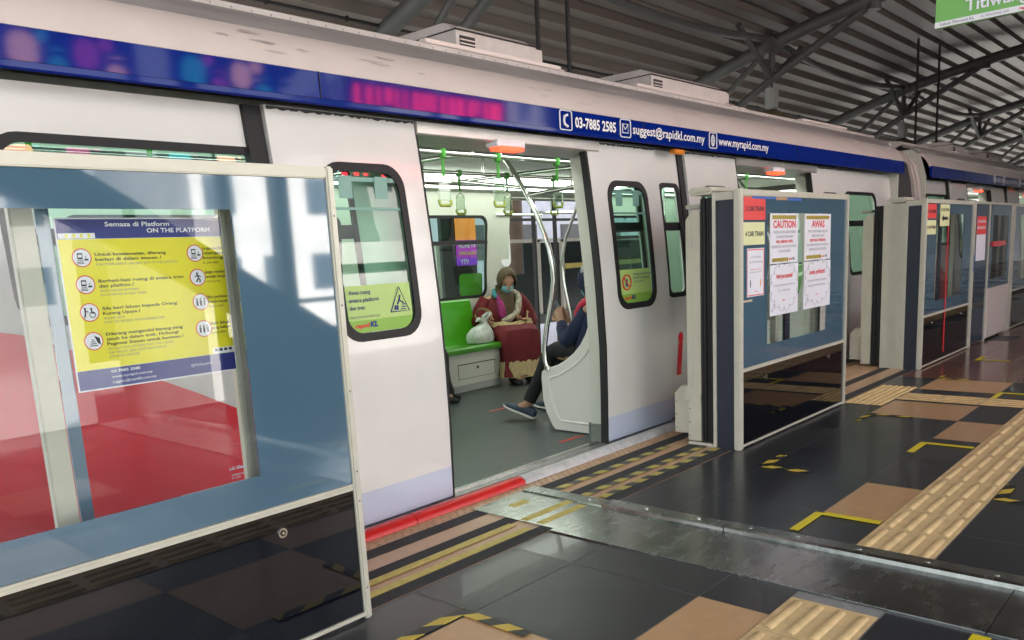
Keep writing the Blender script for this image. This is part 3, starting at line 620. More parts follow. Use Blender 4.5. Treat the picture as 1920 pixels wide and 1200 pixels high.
# door leaves
def leaf(x0, x1, wx0, wx1, z0, z1, lead, decal):
    b = MB(); skin_panel(b, x0, x1, .018, 1.99, (wx0, wx1, z0, z1), off=-.004, th=.04, r=.105)
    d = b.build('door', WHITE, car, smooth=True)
    f = MB(); win_frame(f, wx0-.012, wx1+.012, z0-.012, z1+.012, -.009, .04, .117); f.build('window_frame', BLK, d, smooth=True)
    q = MB(); skin_glass(q, wx0+.01, wx1-.01, z0+.01, z1-.01, .006, .10); q.build('window', GREENGL, d)
    # top film with two tabs
    q = MB(); skin_glass(q, wx0+.035, wx1-.035, z1-.13, z1-.03, .002, .02, n=6)
    q = MB(); yy = prof(z1-.1)+.0035
    q.prism([(wx0+.04, z1-.055), (wx1-.04, z1-.055), (wx1-.04, z1-.075), (wx0+.04, z1-.075)], 1, yy, yy+.001); q.box(wx0+.03, wx1-.03, prof(z1-.2), prof(z1-.2)+.001, z1-.21, z1-.197)
    for k in (.27, .72): q.box(wx0+(wx1-wx0)*k-.04, wx0+(wx1-wx0)*k+.04, yy-.004, yy-.003, z1-.155, z1-.05, .0004)
    q.build('film', mat('green_film', (.16, .34, .29), .3), d)
    s = MB(); e = x1 if lead > 0 else x0; skin_panel(s, e-(.0 if lead > 0 else .018), e+(.010 if lead > 0 else 0), .0, 1.985, off=-.008, th=.05); s.build('edge_seal', BLK, d, smooth=True)
    if decal:
        s = MB(); zz = z0+.04; n = 10
        for mt_, za, zb, oy in ((STG, z0+.03, z0+.255, .0), (STD, z0+.03, z0+.09, -.0008)):
            R = []
            for k in range(n+1):
                z = za+(zb-za)*k/n; e = 0; r = .07
                if z < z0+.03+r: e = r-math.sqrt(max(0, r*r-(z0+.03+r-z)**2))
                R.append([(wx0+.04+e, prof(z)+.0025+oy, z), (wx1-.04-e, prof(z)+.0025+oy, z)])
            s.m(mt_).rings(R, False, False)
        s.build('sticker', None, d)
        yb = prof(z0+.15)-.0006; w = wx1-wx0
        if lead > 0:
            front('lettering', [('Awas ruang', wx0+.05, z0+.215, .019, .13, .01), ('antara platform', wx0+.05, z0+.178, .019, .18, .01), ('dan tren', wx0+.05, z0+.142, .019, .09, .01)], yb-.001, d, NAVYI)
            front('small_lettering', [('MIND THE PLATFORM GAP', wx0+.05, z0+.10, .012, .18)], yb, d, INKG)
            s = MB(); T = [(wx1-.18, z0+.115), (wx1-.06, z0+.115), (wx1-.12, z0+.235)]
            s.tube([(p[0], yb, p[1]) for p in T+[T[0]]], .0028, 5); s.box(wx1-.155, wx1-.13, yb-.001, yb, z0+.122, z0+.145)
            for i in range(3): s.box(wx1-.115+.005*i, wx1-.08, yb-.001, yb, z0+.122+.012*i, z0+.127+.012*i)
            s.tube([(wx1-.135, yb, z0+.15), (wx1-.12, yb, z0+.175), (wx1-.115, yb, z0+.195)], .004, 5); s.tube([(wx1-.12, yb, z0+.17), (wx1-.095, yb, z0+.155)], .003, 5)
            s.build('warning_icon', NAVYI, d)
        else:
            s = MB(); s.m(REDI); c = (wx0+.11, z0+.17); s.tube([(c[0]+.05*cos(a*.42), yb, c[1]+.05*sin(a*.42)) for a in range(16)], .005, 5); s.tube([(c[0]-.035, yb, c[1]+.035), (c[0]+.035, yb, c[1]-.035)], .004, 5)
            s.m(NAVYI).box(c[0]-.01, c[0]+.01, yb, yb+.0005, c[1]-.03, c[1]+.02); s.build('no_entry_icon', None, d)
            front('lettering', [('Dilarang bersandar pada', wx0+.19, z0+.215, .014, .22, .01), ('ketika tren bergerak', wx0+.19, z0+.19, .014, .20, .01), ('DO NOT LEAN', wx0+.19, z0+.165, .011, .12)], yb-.001, d, NAVYI)
        front('logo_word', [('rapid', wx0+.07, z0+.055, .02, .09, .04, 'L', .15)], yb-.003, d, REDI); front('logo_letters', [('KL', wx0+.162, z0+.055, .024, .05, .06, 'L', .15)], yb-.003, d, NAVYI)
    return d
leaf(2.092, 2.958, 2.335, 2.815, .93, 1.75, 1, True)
leaf(4.42, 5.243, 4.60, 5.06, .90, 1.735, -1, True)
leaf(5.652, 6.468, 5.85, 6.31, .90, 1.735, 1, True)
leaf(8.02, 8.855, 8.22, 8.68, .90, 1.735, -1, True)
# upper body
def sheetx(b, pts, x0, x1, th=.02):
    n = len(pts); R = []
    for i, (y, z) in enumerate(pts):
        a, c = pts[max(i-1, 0)], pts[min(i+1, n-1)]; d = Vector((c[0]-a[0], c[1]-a[1])).normalized(); R.append((y+d.y*th, z-d.x*th))
    ring = list(pts)+R[::-1]; b.prism(ring, 0, x0, x1)
BX0, BX1 = CX0, CX1
b = MB(); sheetx(b, [(3.142, 1.985), (3.134, 1.992), (3.134, 2.012)], BX0+.03, BX1-.0, .03); sheetx(b, [(3.136, 2.014), (3.138, 2.06), (3.1405, 2.125)], BX0+.03, BX1, .03); b.build('blue_cantrail', BLUE, car)
b = MB(); sheetx(b, [(3.1405, 2.127), (3.158, 2.17), (3.19, 2.22), (3.225, 2.265), (3.27, 2.30)], BX0+.02, 5.395, .03); sheetx(b, [(3.1405, 2.127), (3.158, 2.17), (3.19, 2.22), (3.225, 2.265), (3.27, 2.30)], 5.402, BX1, .03); b.build('upper_panel', PINKW, car, smooth=True)
b = MB(); sheetx(b, [(3.275, 2.303), (3.33, 2.35), (3.40, 2.395), (3.485, 2.43)], BX0, BX1, .03); b.build('roof_slope', ROOFSH, car, smooth=True)
b = MB(); b.prism([(3.487, 2.425), (3.487, 2.455), (3.50, 2.462), (3.75, 2.50), (4.64, 2.55), (5.53, 2.50), (5.79, 2.455), (5.79, 2.42), (6.0, 2.30), (6.14, 2.1), (6.145, 1.99), (6.10, 1.99), (5.6, 2.3), (4.64, 2.40), (3.7, 2.36)], 0, BX0, BX1); b.build('roof', mat('roof_white', (.52, .47, .45), .45, 0, 0, .2, 3, .05, 20), car)
for x in (3.3, 5.4, 8.4): MB().box(x, x+1.2, 3.50, 3.56, 2.466, 2.49, .004).build('roof_trim', PINKW, car)
for x0, x1, wn in ((CX0, 4.68, (2.2, 4.5, .88, 1.71)), (4.68, 6.72, (4.88, 6.37, .88, 1.705)), (8.3, CX1, (8.5, 9.9, .88, 1.71))):
    b = MB(); skin_panel(b, x0, x1, .0, 1.985, wn, side=-1, th=.04); b.build('far_wall', INTW, car, smooth=True)
MB().box(6.72, 8.3, 6.03, 6.12, 1.90, 1.99).build('far_header', INTW, car)
for x0, x1 in ((2.2, 4.5), (4.88, 6.37), (8.5, 9.9)):
    f = MB(); win_frame(f, x0-.006, x1+.006, .874, 1.716, .041, .03, .1, side=-1, th=-.012); wf = f.build('window', BLK, car, smooth=True)
    q = MB(); q.box(x0, x1, 6.02, 6.045, 1.425, 1.465); q.build('transom', BLK, wf)
    q = MB(); skin_glass(q, x0+.01, x1-.01, .89, 1.70, .02, .08, side=-1); q.build('pane', GREENGL, wf)
b = MB(); b.m(NAVY)
for x in (7.22, 7.60): b.box(x, x+.03, 6.09, 6.13, 0, 1.90)
b.box(6.73, 8.29, 6.09, 6.12, 1.66, 1.69); b.build('far_door_frame', BLK, car)
for x in (CX0, CX1-.03): b = MB(); b.prism([(3.2, 0), (4.1, 0), (4.1, 2.0), (5.2, 2.0), (5.2, 0), (6.1, 0), (6.1, 2.35), (3.3, 2.35), (3.2, 2.0)], 0, x, x+.03); b.build('end_wall', INTW, car)
# floor, underframe
MB().box(CX0, CX1, 3.30, 6.12, -.03, 0).build('floor', FLOORG, car)
for x0, x1 in OPEN:
    b = MB(); b.box(x0-.05, x1+.15, 3.165, 3.299, -.03, .003, .002)
    for k in range(4): b.box(x0-.02, x1+.12, 3.19+k*.024, 3.20+k*.024, .003, .006)
    b.build('door_sill', SILV, car)
b = MB(); b.box(CX0, CX1, 3.13, 3.30, -.09, -.031); b.box(CX0, CX1, 3.145, 3.20, -.03, .012); b.build('sill_rail', mat('scuffed_rail', (.35, .33, .35), .4, .6, 0, .5, 14, .1, 40, stretch=(1, 6, 6)), car)
MB().box(CX0, CX1, 3.35, 5.95, -.9, -.091).build('underframe', BLK, car)
b = MB(); b.box(1.9, 3.36, 3.118, 3.13, -.02, .004); b.build('red_sill_stripe', REDB, car)
# door headers and jambs
def hdr(x0, x1):
    q = MB(); q.prism([(3.245, 1.985), (3.245, 1.93), (3.255, 1.922), (3.48, 1.905), (3.48, 1.985)], 0, x0, x1); return q.v, q.f
for x0, x1 in OPEN:
    b = MB(); b.add(*hdr(x0, x1+.12)); b.build('door_header', mat('header_metal', (.55, .53, .50), .35, .55, 0, .15, 6, .02, 60, stretch=(1, 6, 6)), car)
for x1 in (4.42, 8.02):
    b = MB(); b.prism([(prof(z)+.07, z) for z in [0+.19*k for k in range(11)]]+[(prof(z)+.16, z) for z in [1.9-.19*k for k in range(11)]], 0, x1+.03, x1+.10)
    b.prism([(prof(z)+.16, z) for z in [.19*k for k in range(11)]]+[(prof(z)+.20, z) for z in [1.9-.19*k for k in range(11)]], 0, x1+.10, x1+.20); b.build('door_jamb', INTW, car)
for x0 in (2.96, 6.47): MB().box(x0-.05, x0-.01, 3.33, 3.40, 0, 1.9).build('door_jamb', INTW, car)
b = MB(); b.box(4.45, 4.63, 3.235, 3.345, .0, .13, .004); b.build('jamb_foot', mat('grey_foot', (.13, .16, .15), .4), car)
for x in (3.655, 7.23):
    d = MB(); d.prism(rr(x-.12, x+.12, 1.895, 1.935, .018), 1, 3.225, 3.31); dl = d.build('door_lamp', WHI, car)
    d = MB(); d.prism(rr(x-.105, x+.105, 1.878, 1.9005, .011), 1, 3.22, 3.295); d.build('red_lens', REDL, dl)
# interior ceiling and lamps
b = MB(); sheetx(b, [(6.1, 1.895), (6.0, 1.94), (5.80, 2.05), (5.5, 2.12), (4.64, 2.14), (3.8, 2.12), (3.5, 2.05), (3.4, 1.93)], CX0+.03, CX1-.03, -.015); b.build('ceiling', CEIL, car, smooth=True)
b = MB(); b.prism([(5.62, 2.075), (5.90, 1.98), (5.89, 1.965), (5.60, 2.06)], 0, 1.2, 10.2); b.build('ceiling_lamp', LAMP, car); b = MB(); b.prism([(3.58, 2.05), (3.70, 2.085), (3.71, 2.07), (3.59, 2.035)], 0, 1.2, 10.2); b.build('ceiling_lamp', LAMP, car)
b = MB(); b.box(CX0+.1, 10.2, 4.5, 4.56, 2.09, 2.12); b.box(CX0+.1, 10.2, 4.75, 4.81, 2.09, 2.12); b.build('ceiling_rib', STEEL, car)
# info strip on far wall
b = MB(); b.m(INTW).box(4.9, 6.47, 6.06, 6.07, 1.76, 1.895); b.m(NAVYI).box(4.9, 6.45, 6.055, 6.0595, 1.785, 1.835); b.m(ORNG)
for i in range(5): b.box(6.12+.055*i, 6.155+.055*i, 6.055, 6.0595, 1.845, 1.875)
p = b.build('info_strip', None, car); front('lettering', [('www.myrapid.com.my', 5.55, 1.80, .022, .4, .01), ('MyRapidKL', 6.18, 1.80, .022, .2, .01)], 6.054, p, WHI)
# intercom
b = MB(); b.m(WHI).prism(rr(6.60, 6.755, 1.175, 1.57, .07), 1, 6.05, 6.11); p = b.build('intercom', None, car)
MB().disc((6.678, 6.049, 1.50), .042, (0, -1, 0), .01, 24).build('red_button', mat('button_red', (.6, .02, .02), .3), p)
front('lettering', [('EMERGENCY', 6.63, 1.41, .014, .095, .01), ('PUSH TO TALK', 6.63, 1.38, .010, .09), ('KECEMASAN', 6.63, 1.35, .010, .09), ('TEKAN BUTANG', 6.63, 1.31, .010, .09), ('to talk to driver', 6.63, 1.28, .010, .08)], 6.049, p, INKG)
# benches
def bench(x0, x1, side, label=None):
    Y = (lambda y: y) if side > 0 else (lambda y: 9.42-y)
    b = MB(); b.prism([(Y(5.60), .385), (Y(5.60), .43), (Y(5.63), .447), (Y(5.93), .43), (Y(5.985), .50), (Y(6.055), .86), (Y(6.075), .88), (Y(6.10), .87), (Y(6.10), .39), (Y(5.9), .385)], 0, x0, x1)
    s = b.build('seat', SEATG, car, smooth=True, bevel=.008)
    b = MB(); b.box(x0, x1, min(Y(5.665), Y(6.1)), max(Y(5.665), Y(6.1)), .07, .384); q = b.build('seat_base', INTW, car)
    b = MB(); b.box(x0, x1, min(Y(5.68), Y(6.1)), max(Y(5.68), Y(6.1)), .001, .069); b.build('kick_plate', mat('kick_grey', (.40, .42, .39), .4), q)
    return q
q = bench(3.2, 6.095, 1); bench(4.66, 6.1, -1)
b = MB(); b.box(5.48, 6.0, 5.660, 5.6645, .268, .276); 
for a in ((5.48, 5.484, .13, .27), (5.996, 6.0, .13, .27), (5.484, 5.996, .13, .133)): b.box(a[0], a[1], 5.662, 5.6646, a[2], a[3])
b.disc((5.75, 5.664, .225), .014, (0, -1, 0), .004, 14); b.build('hatch', INK, q)
# partition beside the opening
PP = [(3.389, 1.172), (3.375, 1.18), (3.35, 1.177), (3.34, 1.15), (3.335, .9), (3.317, .264), (3.335, .005), (3.765, .005), (3.79, .03), (3.845, .13), (3.872, .221), (3.88, .39), (3.872, .435), (3.845, .455), (3.80, .468), (3.72, .492), (3.645, .53), (3.57, .585), (3.51, .645), (3.46, .72), (3.425, .80), (3.402, .92), (3.392, 1.05)]
for xp, sgn in ((4.60, 1), (8.19, 1)):
    b = MB(); b.prism(PP, 0, xp, xp+.035); p = b.build('partition', mat('partition_white', (.74, .73, .68), .35, 0, .2, .04, 3), car, bevel=.01)
    b = MB(); b.tube([(xp-.001, y, z) for y, z in [(3.37, .74), (3.41, .655), (3.46, .58), (3.53, .52), (3.60, .475), (3.70, .42), (3.79, .395), (3.80, .37), (3.795, .30), (3.785, .228), (3.755, .15), (3.72, .09), (3.70, .08), (3.36, .075)]], .008, 8); b.build('bead', mat('bead_white', (.78, .80, .74), .3), p, smooth=True)
    b = MB(); pts = [(3.812, .46), (3.832, .52), (3.835, .61), (3.80, .78), (3.745, .97), (3.722, 1.10), (3.726, 1.21), (3.75, 1.33), (3.79, 1.44), (3.86, 1.585), (3.95, 1.735), (4.05, 1.88), (4.12, 1.97), (4.17, 2.11)]
    b.tube([(xp, y, z) for y, z in pts], .019, 12); b.tube([(xp, 3.935, 1.705), (xp, 3.40, 1.735)], .016, 10); b.disc((xp-.0, 3.812, .45), .026, (0, .1, 1), .03, 14)
    b.tube([(xp-.001, 4.045, 1.86), (xp-.001, 4.07, 1.90)], .024, 12); b.build('grab_pole', CHROME, car, smooth=True)
b = MB(); b.tube([(7.0, y, z) for y, z in [(5.47, .46), (5.45, .6), (5.52, .95), (5.55, 1.2), (5.47, 1.45), (5.33, 1.72), (5.15, 2.1)]], .018, 10); b.tube([(7.0, 5.35, 1.70), (7.0, 5.9, 1.735)], .016, 10); b.tube([(7.6, 4.64, 0), (7.6, 4.64, 2.13)], .018, 10); b.tube([(6.5, 6.0, 1.72), (7.25, 6.0, 1.72)], .015, 8)
b.build('grab_pole', CHROME, car, smooth=True)
b = MB()
for y, z in ((3.77, 1.93), (4.73, 1.95), (5.45, 1.95)):
    b.tube([(1.3, y, z), (10.0, y, z)], .016, 10)
    for x in (1.5, 3.05, 5.0, 7.1, 8.9): b.tube([(x, y, z), (x, y, 2.11)], .012, 8)
for x in (3.9, 5.35, 8.0): b.tube([(x, 3.77, 1.945), (x, 5.45, 1.965)], .016, 10)
b.tube([(4.6, 3.95, 1.76), (5.1, 5.2, 1.95)], .015, 10)
b.build('hand_rail', CHROME, car, smooth=True)
HPL = glass('strap_plastic', (.80, .88, .80), .12, .1); HG = mat('strap_green', (.05, .26, .03), .45); HYG = mat('handle_lime', (.34, .42, .08), .3, 0, .3)
STRAPS = [(2.65, 3.77), (3.02, 3.77), (3.63, 3.77), (4.13, 3.77), (4.75, 3.77), (4.08, 4.73), (4.72, 4.73), (5.28, 4.73), (5.9, 4.73), (6.6, 3.77), (7.2, 3.77), (7.7, 3.77), (1.3, 3.77), (1.8, 3.77)]
for k, (x, y) in enumerate(STRAPS):
    z = 1.93 if y < 4 else 1.95
    b = MB(); b.box(x-.016, x+.016, y-.022, y+.022, z-.03, z+.022, .004); b.box(x-.012, x+.012, y-.004, y+.004, z-.14, z-.03, .002); st = b.build('hand_strap', None, car)
    st.data.materials.append(HG)
    b = MB(); z0, z1 = z-.315, z-.16; b.tube([(x, y, z-.135), (x, y, z1)], .006, 6)
    for s in (-1, 1): b.tube([(x, y, z1+.01), (x+s*.038, y, z1-.018), (x+s*.048, y, z1-.035), (x+s*.048, y, z0+.03)], .005, 6)
    b.box(x-.046, x+.046, y-.0015, y+.0015, z0+.03, z1-.02); b.build('clear_yoke', HPL, st)
    b = MB(); b.tube([(x-.048, y, z0+.035), (x-.048, y, z0+.012), (x-.04, y, z0), (x+.04, y, z0), (x+.048, y, z0+.012), (x+.048, y, z0+.035)], .010, 8); b.build('grip', HYG, st, smooth=True)
# lettering on the cantrail
YB = 3.1335
p = front('lettering', [('03-7885 2585', 4.136, 2.030, .058, .43, .03), ('suggest@rapidkl.com.my', 4.76, 2.036, .058, .955, .016), ('www.myrapid.com.my', 5.93, 2.036, .058, .87, .016)], YB-.006, car, WHI)
def ibox(x0, x1):
    b = MB(); q = rr(x0, x1, 2.008, 2.118, .014, 3); b.tube([(a, YB-.004, c) for a, c in q+[q[0]]], .004, 5); return b
b = ibox(3.99, 4.105); b.tube([(4.065, YB-.004, 2.095), (4.035, YB-.004, 2.085), (4.03, YB-.004, 2.06), (4.035, YB-.004, 2.04), (4.065, YB-.004, 2.028)], .008, 6); b.build('telephone_icon', WHI, car)
b = ibox(4.617, 4.735); q = [(4.643, 2.035), (4.707, 2.035), (4.707, 2.09), (4.643, 2.09), (4.643, 2.035)]; b.tube([(a, YB-.004, c) for a, c in q], .003, 5); b.tube([(4.643, YB-.004, 2.09), (4.675, YB-.004, 2.055), (4.707, YB-.004, 2.09)], .003, 5); b.build('envelope_icon', WHI, car)
b = ibox(5.79, 5.905)
for s_ in (0, .5, 1): b.tube([(5.847+.028*s_*cos(k*.52), YB-.004, 2.063+.042*sin(k*.52)) for k in range(13)], .0025, 4)
for dz in (-.02, 0, .02): b.tube([(5.822, YB-.004, 2.063+dz), (5.872, YB-.004, 2.063+dz)], .0025, 4)
b.build('globe_icon', WHI, car)
b = MB(); b.box(5.33, 5.47, 3.15, 3.20, 1.945, 1.975, .006); b.build('side_lamp', mat('amber', (.8, .25, .02), .3), car)
# red livery
b = MB(); R = []
for x, zt in ((.72, 1.17), (1.0, 1.10), (1.3, .955), (1.6, .80), (1.85, .66), (1.99, .58)):
    R.append([(x, prof(z)+.028, z) for z in [.2+(zt-.2)*k/10 for k in range(11)]])
b.rings(R, False, False); b.build('red_livery', REDLIV, car)
b = MB(); letters(b, 'i', (5.36, prof(.6)+.026, .36), UX, UZ*.30, .10, .05, .15); b.build('red_letter', REDLIV, car)
# roof equipment
def hvac(x0, x1):
    b = MB(); y0, y1 = 3.66, 5.6
    b.prism([(y0, 2.47), (y0, 2.625), (y0+.10, 2.685), (y1-.1, 2.70), (y1, 2.64), (y1, 2.47)], 0, x0, x1-.12); b.box(x0+.02, x1, y0+.04, y1-.04, 2.47, 2.635, .005)
    p = b.build('air_conditioner', mat('hvac_white', (.60, .54, .51), .45, 0, 0, .12, 9, .06, 50), car, bevel=.006)
    b = MB(); b.m(BLK).box(x0-.002+.03, x0+.16, y0-.003, y0+.002, 2.51, 2.60); b.m(PINKW)
    for k in range(3): b.box(x0+.03, x0+.16, y0-.006, y0-.0035, 2.530+.022*k, 2.537+.022*k)
    b.build('vent_grille', None, p)
    b = MB(); b.box(x0-.003, x1-.119, y0-.004, y1, 2.628, 2.636); b.build('lid_seam', BLK, p)
    b = MB(); b.prism([(3.56, 2.47), (3.56, 2.49), (3.62, 2.52), (3.65, 2.47)], 0, x1-.22, x1-.10); b.prism([(3.56, 2.47), (3.56, 2.49), (3.62, 2.51), (3.65, 2.47)], 0, x1-.05, x1+.05); b.build('bracket', PINKW, p)
hvac(3.70, 4.56); hvac(5.85, 7.22)
# scuffs on upper panel
b = MB()
for k in range(46):
    x = random.uniform(.9, 10.2); z = random.uniform(2.18, 2.27); y = 3.164+(z-2.17)*.62; l = random.uniform(.015, .09)
    pts = [(x+l*math.cos(a)*random.uniform(.6, 1.2), z+.006*math.sin(a)*random.uniform(.5, 1.3)) for a in [i*pi/4 for i in range(8)]]
    b.add([(px_, 3.154+(pz_-2.165)*.54, pz_) for px_, pz_ in pts], [tuple(range(8))])
b.build('peeled_paint', mat('peeled', (.50, .44, .42), .6), car)
for x0, x1 in ((2.10, 2.95), (4.45, 5.24), (5.66, 6.46), (8.03, 8.85)):
    b = MB(); n = 60; up_ = []; lo = []
    for k in range(n+1):
        x = x0+(x1-x0)*k/n; up_.append((x, prof(1.985)-.012, 1.986)); lo.append((x, prof(1.97)-.0065, 1.974+random.uniform(-.005, .006)))
    b.rings([up_, lo], False, False); b.build('weather_strip', BLK, car)
for x in (2.30, 4.9, 7.4, 9.2): MB().box(x, x+.004, 3.1335, 3.1365, 2.014, 2.125).build('panel_joint', BLK, car)
b = MB()
for k in range(95): x = .8+.1015*k; b.disc((x, 3.4865, 2.438), .0045, (0, -1, 0), .002, 6)
b.build('rivet_row', SCR, car)
# second car
SH = 10.79
car2 = dup(car, (SH, 0, 0), 'next train car beyond the black gangway bellows', skip=('peeled_paint',))
# gangway bellows with white end ring
t = thing('gangway', 'black concertina gangway and white end ring joining the two train cars', 'gangway', (10.9, 4.64, 0))
PR = [(3.21, .0), (3.20, .6), (3.22, 1.1), (3.27, 1.6), (3.31, 1.95), (3.36, 2.15), (3.48, 2.30), (3.7, 2.40), (4.64, 2.45), (5.58, 2.40), (5.9, 2.25), (6.0, 1.9), (6.08, 1.0), (6.07, 0)]
b = MB(); R = []
for k in range(25):
    x = 10.45+.86*k/24; s = 1.0 if k % 2 else .965
    R.append([(x, 4.64+(y-4.64)*s, z if z < 1.9 else 1.9+(z-1.9)*(1 if k % 2 else .9)) for y, z in PR])
b.rings(R, False, False); b.build('bellows', BLK, t)
b = MB()
def ringx(b, x0, x1, s0, s1):
    O = [(4.64+(y-4.64)*s0, z if z < 1.9 else 1.9+(z-1.9)*s0) for y, z in PR]; I = [(4.64+(y-4.64)*s1, z if z < 1.9 else 1.9+(z-1.9)*(s1-.04)) for y, z in PR]
    b.prism(O+I[::-1], 0, x0, x1)
ringx(b, 11.31, 11.36, 1.02, .975); ringx(b, 11.375, 11.49, 1.035, .975); b.build('end_ring', PINKW, t, smooth=True)
b = MB(); ringx(b, 11.36, 11.375, 1.0, .975); b.build('ring_seal', BLK, t)

# ---------------- hanging and roof ----------------
def az(y): return 5.0-.0286*(y-1.5)**2
b = MB(); rows = []; y = -3.4; prev = None; pts = []; 
while y < 10.6:
    z = az(y)+.20
    pts += [(y, z), (y+.25, z+.0), (y+.262, z+.032), (y+.298, z+.032), (y+.31, z)]; y += .32
R = [[(x, yy, zz-(.03*sin(x*.95))*0) for yy, zz in pts] for x in (-4, 70)]
b.rings(R, False, False)
roof = thing('station_roof', 'grey corrugated metal roof arching over train and platform', 'roof', (10, 2, 4))
b.build('roof_sheet', CORR, roof)
TG = 'tubular trusses carrying the station roof'
def truss(X):
    t = thing('roof_truss', '', 'truss', (X, 6, 4), TG)
    b = MB(); b.tube([(X, y, az(y)-.06) for y in [-3.3+.5*k for k in range(28)]], .105, 16); b.build('arch_tube', STEEL, t, smooth=True)
    N = (X, 6.0, 3.84); J = (X, 6.0, az(6)-.06)
    b = MB(); b.tube([(X, 4.4, az(4.4)-.10), N, (X, 8.2, 2.55), (X, 8.9, 1.9)], .062, 12); b.build('strut', STEEL, t, smooth=True)
    for p in ((X-1.15, 6.0, 4.47), (X+1.15, 6.0, 4.47)): MB().tube([p, N], .045, 10).build('brace', STEEL, t, smooth=True)
    MB().tube([J, N], .05, 10).build('brace', STEEL, t, smooth=True); MB().tube([J, (X, 8.0, 2.75)], .045, 10).build('brace', STEEL, t, smooth=True)
    MB().disc((X, 4.45, az(4.45)-.22), .10, (0, 0, 1), .10, 12).build('collar', STEEL, t); MB().disc((X-.13, 6, 4.36), .12, (1, 0, 0), .26, 14).build('node_collar', STEEL, t)
    return t
t0 = truss(6.55); t0['label'] = 'thick grey roof truss nearest the camera, above the rooftop air conditioner'
for x, l in ((13.15, 'second roof truss, above the middle of the first train car'), (19.75, 'third roof truss, above the gangway between the cars'), (26.35, 'roof truss at the right, above the second car'), (32.95, 'fifth roof truss, far down the platform'), (39.55, 'sixth and farthest roof truss'), (-.05, 'roof truss beyond the left edge')):
    if x < 0: continue
    dup(t0, (x-6.55, 0, 0), l)
for i, x in enumerate((6.55, 13.15, 19.75)):
    b = MB(); b.tube([(x+.1, 6, 4.42)]+[(x+6.6*k/10, 6.0, 4.44-.22*sin(pi*k/10)) for k in range(1, 10)]+[(x+6.5, 6, 4.42)], .055, 10)
    tag(b.build('tie_tube', STEEL, smooth=True), ['slightly sagging tube between the first two roof trusses', 'sagging tube joining the second and third roof trusses', 'tube joining the third and farthest roof trusses'][i], 'roof tube', 'tubes linking the roof trusses')
LG = 'hanging lamps under the roof trusses'
for x, l in ((13.15, 'grey box lamp with a round shade hanging from the second roof truss'), (19.75, 'grey box lamp with a round shade under the third roof truss')):
    t = thing('hanging_lamp', l, 'lamp', (x, 6, 3.8), LG)
    MB().box(x-.12, x+.12, 5.93, 6.07, 3.38, 3.70, .02).build('lamp_box', mat('lamp_box_grey', (.36, .38, .36), .5), t); MB().tube([(x, 6, 3.69), (x, 6, 3.84)], .015, 8).build('rod', BLK, t)
    b = MB(); b.loft([((x, 6, 3.37), (.08, 0, 0), (0, .08, 0)), ((x, 6, 3.28), (.22, 0, 0), (0, .22, 0)), ((x, 6, 3.10), (.32, 0, 0), (0, .32, 0))], 20); b.build('shade', mat('shade_olive', (.16, .14, .08), .6), t, smooth=True)
HG_ = 'black drop rods hanging from the roof'
for x, y, l in ((6.35, 5.2, 'left one of two black drop rods near the rooftop air conditioner'), (6.75, 5.15, 'right one of two black drop rods near the rooftop air conditioner'), (17.2, 5.0, 'left one of the far pair of black drop rods'), (18.2, 4.9, 'right one of the far pair of black drop rods')):
    b = MB(); b.tube([(x, y, az(y)+.2), (x, y, 2.6)], .022, 8); tag(b.build('drop_rod', BLK), l, 'drop rod', HG_)
b = MB()
for y in (7.6,): b.tube([(-2, y, az(y)-.02), (33, y, az(y)-.02)], .018, 6)
for x in range(-1, 32): b.box(x, x+.03, 7.585, 7.615, az(7.6)-.045, az(7.6)+.01)
tag(b.build('conduit'), 'thin conduit with clips running along under the roof sheets', 'conduit'); b = None
bpy.data.objects['conduit'].data.materials.clear(); bpy.data.objects['conduit'].data.materials.append(BLK)
# green direction sign
t = thing('direction_sign', 'green and white hanging direction sign at the top right', 'sign', (4.0, .6, 2.14))
MB().box(4.0, 4.03, -.6, 1.10, 2.14, 2.55, .003).build('panel', SIGNG, t); MB().box(3.997, 3.9995, -.6, 1.10, 2.14, 2.163).build('white_strip', WHI, t)
UY = Vector((0, -1, 0))
b = MB(); letters(b, 'Titiwangsa', (3.996, .985, 2.184), UY, UZ*.045, None, .02); b.build('lettering', WHI, t)
b = MB(); letters(b, 'Laluan Monorel KL', (3.9965, 1.078, 2.1465), UY, UZ*.0115, .128, .0); b.build('lettering', INK, t)
b = MB(); letters(b, 'KL MONORAIL LINE', (3.9965, .925, 2.1465), UY, UZ*.0095, .10, 0); b.build('lettering', INKG, t)
b = MB(); letters(b, 'rapid', (3.9965, .79, 2.1465), UY, UZ*.012, None, .03, .15); b.build('logo_word', REDI, t)
b = MB()
for y in (.9, -.4): b.tube([(4.015, y, 2.55), (4.015, y, 5.2)], .012, 8)
b.build('hanger', BLK, t)

